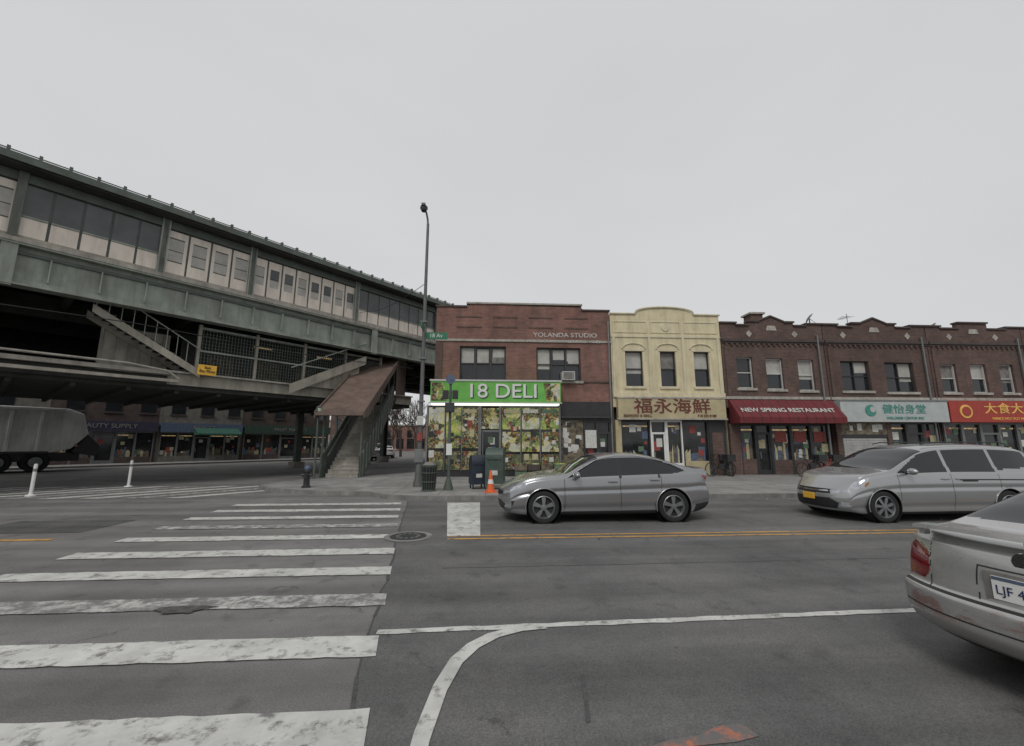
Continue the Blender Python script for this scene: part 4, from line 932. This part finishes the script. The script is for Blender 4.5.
# garbage truck under the elevated line
Tk=group('garbage_truck',-.4,17.6,0,0,FE,1.16)
M_tr=pm('truck_white_paint',(.72,.72,.7),.5,var=.12,scale=1,grime=.3)
w=MB(); w.prism([(-4.5,1.0),(2.6,1.0),(3.4,1.2),(4.0,2.0),(3.7,3.1),(3.1,3.35),(-4.5,3.45)],-1.2,1.2,M_tr)
for i in range(7): w.box(-4.2+i*1.05,-4.05+i*1.05,-1.27,-1.2,1.1,3.19,M_tr)
w.box(-4.5,3.0,-1.29,-1.2,3.2,3.35,M_tr); w.box(-4.5,2.6,-1.26,-1.2,.95,1.08,M_dark); w.prism([(3.4,1.0),(4.4,.8),(4.6,1.3),(4.0,2.0)],-1.15,1.15,M_dark); w.box(3.5,3.65,-1.22,-1.16,1.3,1.45,M_tail); w.obj('hopper_body',Tk,bevel=.03)
w=MB(); w.prism([(-7.0,.8),(-4.8,.8),(-4.8,3.0),(-6.6,3.0),(-7.0,1.9)],-1.15,1.15,M_white); w.prism([(-6.8,1.95),(-5.3,1.95),(-5.3,2.8),(-6.5,2.8)],-1.17,1.17,M_cglass); w.obj('cab',Tk,bevel=.05)
w=MB(); w.box(-6.8,3.8,-.9,.9,.55,.98,M_black)
for xx in (-5.9,.9,2.2):
    for s in (-1,1): w.lathe([(.001,s*.0),(.28,s*.0),(.3,-s*.04),(.34,s*.03),(.48,s*.02),(.52,-s*.05),(.52,-s*.3),(.001,-s*.3)],(xx,1.15*s,.52),'y',M_tyre,28); w.lathe([(.001,s*.03),(.26,s*.01)],(xx,1.15*s,.52),'y',M_metal,20)
w.obj('chassis_and_wheels',Tk)
# ------------------------------------------------------------------ street furniture
M_pole=pm('grey_pole_steel',(.13,.135,.135),.55,metal=.3,var=.2,scale=3,grime=.3)
L1=group('street_lamp',-2.54,16.55,.13)
w=MB(); w.lathe([(.2,0),(.2,.12),(.15,.3),(.11,.9),(.1,1.0)],(0,0,0),'z',M_pole,16); w.tube((0,0,1),(0.02,0,10.7),.09,.055,M_pole,14)
w.path([(.02,0,10.6),(.0,-.0,10.9),(-.05,-.05,11.15),(-.12,-.15,11.3)],.04,M_pole); w.obj('pole',L1,True)
w=MB(); w.M=Matrix.Translation((-.14,-.2,11.3))@Matrix.Rotation(R(-8),4,'X'); w.lathe([(.001,.1),(.1,.09),(.15,.04),(.16,-.03),(.1,-.16),(.001,-.2)],(0,0,0),'z',M_dark,16)
w.box(-.08,.08,-.2,.25,.0,.1,M_dark); w.obj('lamp_head',L1,True)
M_sg=pm('street_sign_green',(.02,.16,.08),.5)
w=MB(); w.box(.05,.95,-.03,-.0,5.72,6.0,M_sg); w.box(-.02,.02,-.7,.1,6.05,6.3,M_sg); w.box(-.12,.12,-.14,-.11,2.3,2.65,M_fly[0])
w.box(-.16,.16,-.17,-.12,.9,1.4,M_metal); w.box(-.1,.1,-.13,-.1,1.7,2.0,M_fly[2])
for z in (3.2,4.9,6.4): w.box(-.13,.13,-.13,.13,z,z+.05,M_metal)
w.obj('signs',L1); text('street_name','18 Av',L1,(.5,-.04,5.86),.22,M_white,ext=.002)
w=MB(); p0=Vector((.05,0,8.1)); p1=Vector((-5.5,9,9.6)); w.path([p0.lerp(p1,i/8)-Vector((0,0,.4*math.sin(math.pi*i/8))) for i in range(9)],.012,M_black,5); w.obj('cables',L1)
L2=group('pedestrian_signal',-1.3,15.25,.13)
w=MB(); w.lathe([(.16,0),(.16,.1),(.09,.35),(.07,.4)],(0,0,0),'z',M_greenD,14); w.tube((0,0,.4),(0,0,4.0),.055,.045,M_greenD,12); w.lathe([(.001,.1),(.06,.06),(.07,0)],(0,0,4.0),'z',M_greenD,10); w.obj('pole',L2,True)
w=MB(); w.box(-.16,.16,-.3,-.08,2.7,3.03,M_dark); w.box(-.12,.12,-.305,-.301,2.74,2.99,M_glass); w.box(.07,.27,-.1,.14,3.2,3.5,M_dark); w.box(-.27,-.07,-.1,.14,3.2,3.5,M_dark)
w.box(-.1,.1,-.07,-.06,1.2,1.6,M_white); w.obj('signal_heads',L2,bevel=.01)
w=MB(); w.lathe([(0,-.1),(.17,-.1),(.17,-.06),(0,-.06)],(0,0,3.9),'y',M_fly[4],18); w.obj('round_sign',L2)
def mailbox(name,x,y,mat,sc_=1.,rot=0):
    A=group(name,x,y,.13,rot); w=MB()
    out=[(-.3,.18),(.3,.18),(.3,1.02)]+[(.3*math.cos(R(a)),1.02+.3*math.sin(R(a))) for a in range(15,180,15)]+[(-.3,1.02)]
    w.prismx([(a*sc_,b*sc_) for a,b in out],-.29*sc_,.29*sc_,mat)
    for sx in (-.25,.21):
        for sy in (-.25,.21): w.box(sx*sc_,(sx+.05)*sc_,sy*sc_,(sy+.05)*sc_,0,.18*sc_,mat)
    w.box(-.22*sc_,.22*sc_,-.335*sc_,-.3*sc_,.95*sc_,1.0*sc_,mat); w.box(-.16*sc_,.16*sc_,-.305*sc_,-.301*sc_,.4*sc_,.7*sc_,mat)
    w.box(-.12*sc_,.12*sc_,-.309*sc_,-.306*sc_,.45*sc_,.6*sc_,M_fly[0])
    w.obj('body',A,bevel=.015); return A
M_mailb=pm('mailbox_blue',(.02,.028,.045),.45,var=.3); M_mailg=pm('relay_box_green',(.045,.075,.06),.5,var=.3,grime=.3)
mailbox('mailbox',-.3,15.7,M_mailb,.9,15); mailbox('relay_mailbox',.35,15.6,M_mailg,1.1,-10)
Bn=group('litter_bin',-1.95,15.0,.13)
w=MB()
for i in range(18):
    a=2*math.pi*i/18; w.tube((.22*math.cos(a),.22*math.sin(a),0),(.29*math.cos(a),.29*math.sin(a),.85),.01,.01,M_greenD,5)
for z,rr_ in ((.02,.22),(.3,.245),(.6,.27),(.85,.29)): w.lathe([(rr_,0),(rr_+.02,.0),(rr_+.02,.035),(rr_,.035),(rr_,0)],(0,0,z),'z',M_greenD,18)
w.lathe([(.2,.03),(.27,.8),(.001,.82)],(0,0,0),'z',M_black,16); w.lathe([(.24,.8),(.26,.86),(.12,.97),(.001,.92)],(0,0,0),'z',M_curt,9); w.obj('basket',Bn)
Cn=group('traffic_cone',.17,14.5,.13)
M_or=pm('cone_orange',(.7,.13,.03),.5,var=.1)
w=MB(); w.box(-.2,.2,-.2,.2,0,.03,M_or); w.lathe([(.14,.03),(.11,.2),(.1,.28)],(0,0,0),'z',M_or,20); w.lathe([(.101,.28),(.075,.42)],(0,0,0),'z',M_white,20); w.lathe([(.074,.42),(.035,.7),(.03,.71),(.001,.71)],(0,0,0),'z',M_or,20); w.obj('cone',Cn,True)
for x,y in ((-15.2,15.5),(-14.4,18.4)):
    A=group('delineator_post',x,y); w=MB(); w.lathe([(.14,0),(.13,.04),(.06,.06),(.05,.1),(.05,1.0),(.04,1.05),(.001,1.06)],(0,0,0),'z',M_white,14); w.lathe([(.052,.8),(.052,.9)],(0,0,0),'z',M_curt,14); w.obj('post',A,True)
H=group('fire_hydrant',-6.6,16.4,.13)
w=MB(); w.lathe([(.16,0),(.16,.05),(.11,.08),(.1,.55),(.13,.57),(.13,.62),(.1,.72),(.05,.79),(.03,.84),(.001,.85)],(0,0,0),'z',M_dark,16); w.tube((-.2,0,.45),(.2,0,.45),.055,.055,M_dark); w.tube((0,-.18,.4),(0,0,.4),.07,.07,M_dark); w.lathe([(.105,.6),(.12,.7),(.06,.8)],(0,0,.0),'z',M_fly[4],14); w.obj('body',H,True)
def bicycle(x,y,rot=0,mat=None):
    A=group('bicycle',x,y,.13,rot); w=MB(); mat=mat or M_dark
    for cx in (-.52,.52):
        for i in range(24):
            a,b=2*math.pi*i/24,2*math.pi*(i+1)/24; w.tube((cx+.33*math.cos(a),0,.34+.33*math.sin(a)),(cx+.33*math.cos(b),0,.34+.33*math.sin(b)),.022,.022,M_tyre,6,False)
        for i in range(8): a=math.pi*i/8; w.tube((cx-.32*math.cos(a),0,.34-.32*math.sin(a)),(cx+.32*math.cos(a),0,.34+.32*math.sin(a)),.003,.003,M_metal,4)
    w.path([(.52,0,.34),(.15,0,.3),(.28,0,.8),(-.3,0,.82),(.15,0,.3)],.018,mat); w.path([(.52,0,.34),(.28,0,.8),(.3,0,.95)],.016,mat); w.path([(-.52,0,.34),(-.33,0,.98),(-.38,.0,1.02)],.018,mat)
    w.path([(-.42,-.28,1.05),(-.36,0,1.02),(-.42,.28,1.05)],.016,M_black); w.box(.18,.42,-.07,.07,.95,1.0,M_black); w.box(.3,.75,-.2,.2,.72,1.05,M_dark); w.box(-.1,.2,-.06,.06,.35,.6,mat); w.obj('frame_and_wheels',A)
bicycle(16.0,20.2,5); bicycle(16.9,20.4,-12,M_fly[2]); bicycle(11.6,20.6,8); bicycle(12.1,20.9,80)
A=group('produce_crates',2.6,20.5,.13); w=MB()
for i in range(4):
    for j in range(2): w.box(-1.2+i*.62,-.64+i*.62,-.15,.3,j*.33,j*.33+.28,random.choice([M_fly[3],M_cop,M_int])); 
    w.box(-1.17+i*.62,-.67+i*.62,-.12,.27,.612,.66,M_pos[i%3])
w.obj('crates',A)
# ------------------------------------------------------------------ sky, sun, camera
wd=bpy.data.worlds.new('World'); sc.world=wd; wd.use_nodes=True; nt=wd.node_tree
bg=nt.nodes['Background']; sky=N(nt,'ShaderNodeTexSky'); sky.sky_type='NISHITA'; sky.sun_disc=False; sky.sun_elevation=R(48); sky.sun_rotation=R(160)
hs=N(nt,'ShaderNodeHueSaturation',Saturation=.1); nt.links.new(sky.outputs[0],hs.inputs['Color'])
tc=N(nt,'ShaderNodeTexCoord'); mpn=N(nt,'ShaderNodeMapping'); mpn.inputs['Scale'].default_value=(1,1,2.5); nt.links.new(tc.outputs['Generated'],mpn.inputs[0])
cn=N(nt,'ShaderNodeTexNoise',Scale=1.6,Detail=3.,Roughness=.5); nt.links.new(mpn.outputs[0],cn.inputs['Vector'])
cc=ramp(nt,cn.outputs[0],[(.3,(.625,.632,.645)),(.7,(.67,.675,.685))])
cv_=N(nt,'ShaderNodeVectorMath',operation='SCALE'); nt.links.new(cc,cv_.inputs[0]); cv_.inputs['Scale'].default_value=10.
o=mixn(nt,.94,hs.outputs[0],cv_.outputs[0]); nt.links.new(o,bg.inputs['Color']); bg.inputs['Strength'].default_value=.1
sd=bpy.data.lights.new('sun','SUN'); sd.energy=1.2; sd.angle=R(20); sd.color=(1,.97,.93); so=bpy.data.objects.new('sun',sd); sc.collection.objects.link(so)
so.rotation_euler=(R(42),0,R(-20))
cd=bpy.data.cameras.new('camera'); co=bpy.data.objects.new('camera',cd); sc.collection.objects.link(co); co.location=(0,0,1.75); co.rotation_euler=(R(90)+math.atan(70/420),0,0)
cd.sensor_width=36; cd.lens=420/1024*36; cd.clip_end=2000; cd.clip_start=.05; sc.camera=co
sc.view_settings.view_transform='Standard'; sc.view_settings.look='None'; sc.view_settings.exposure=0
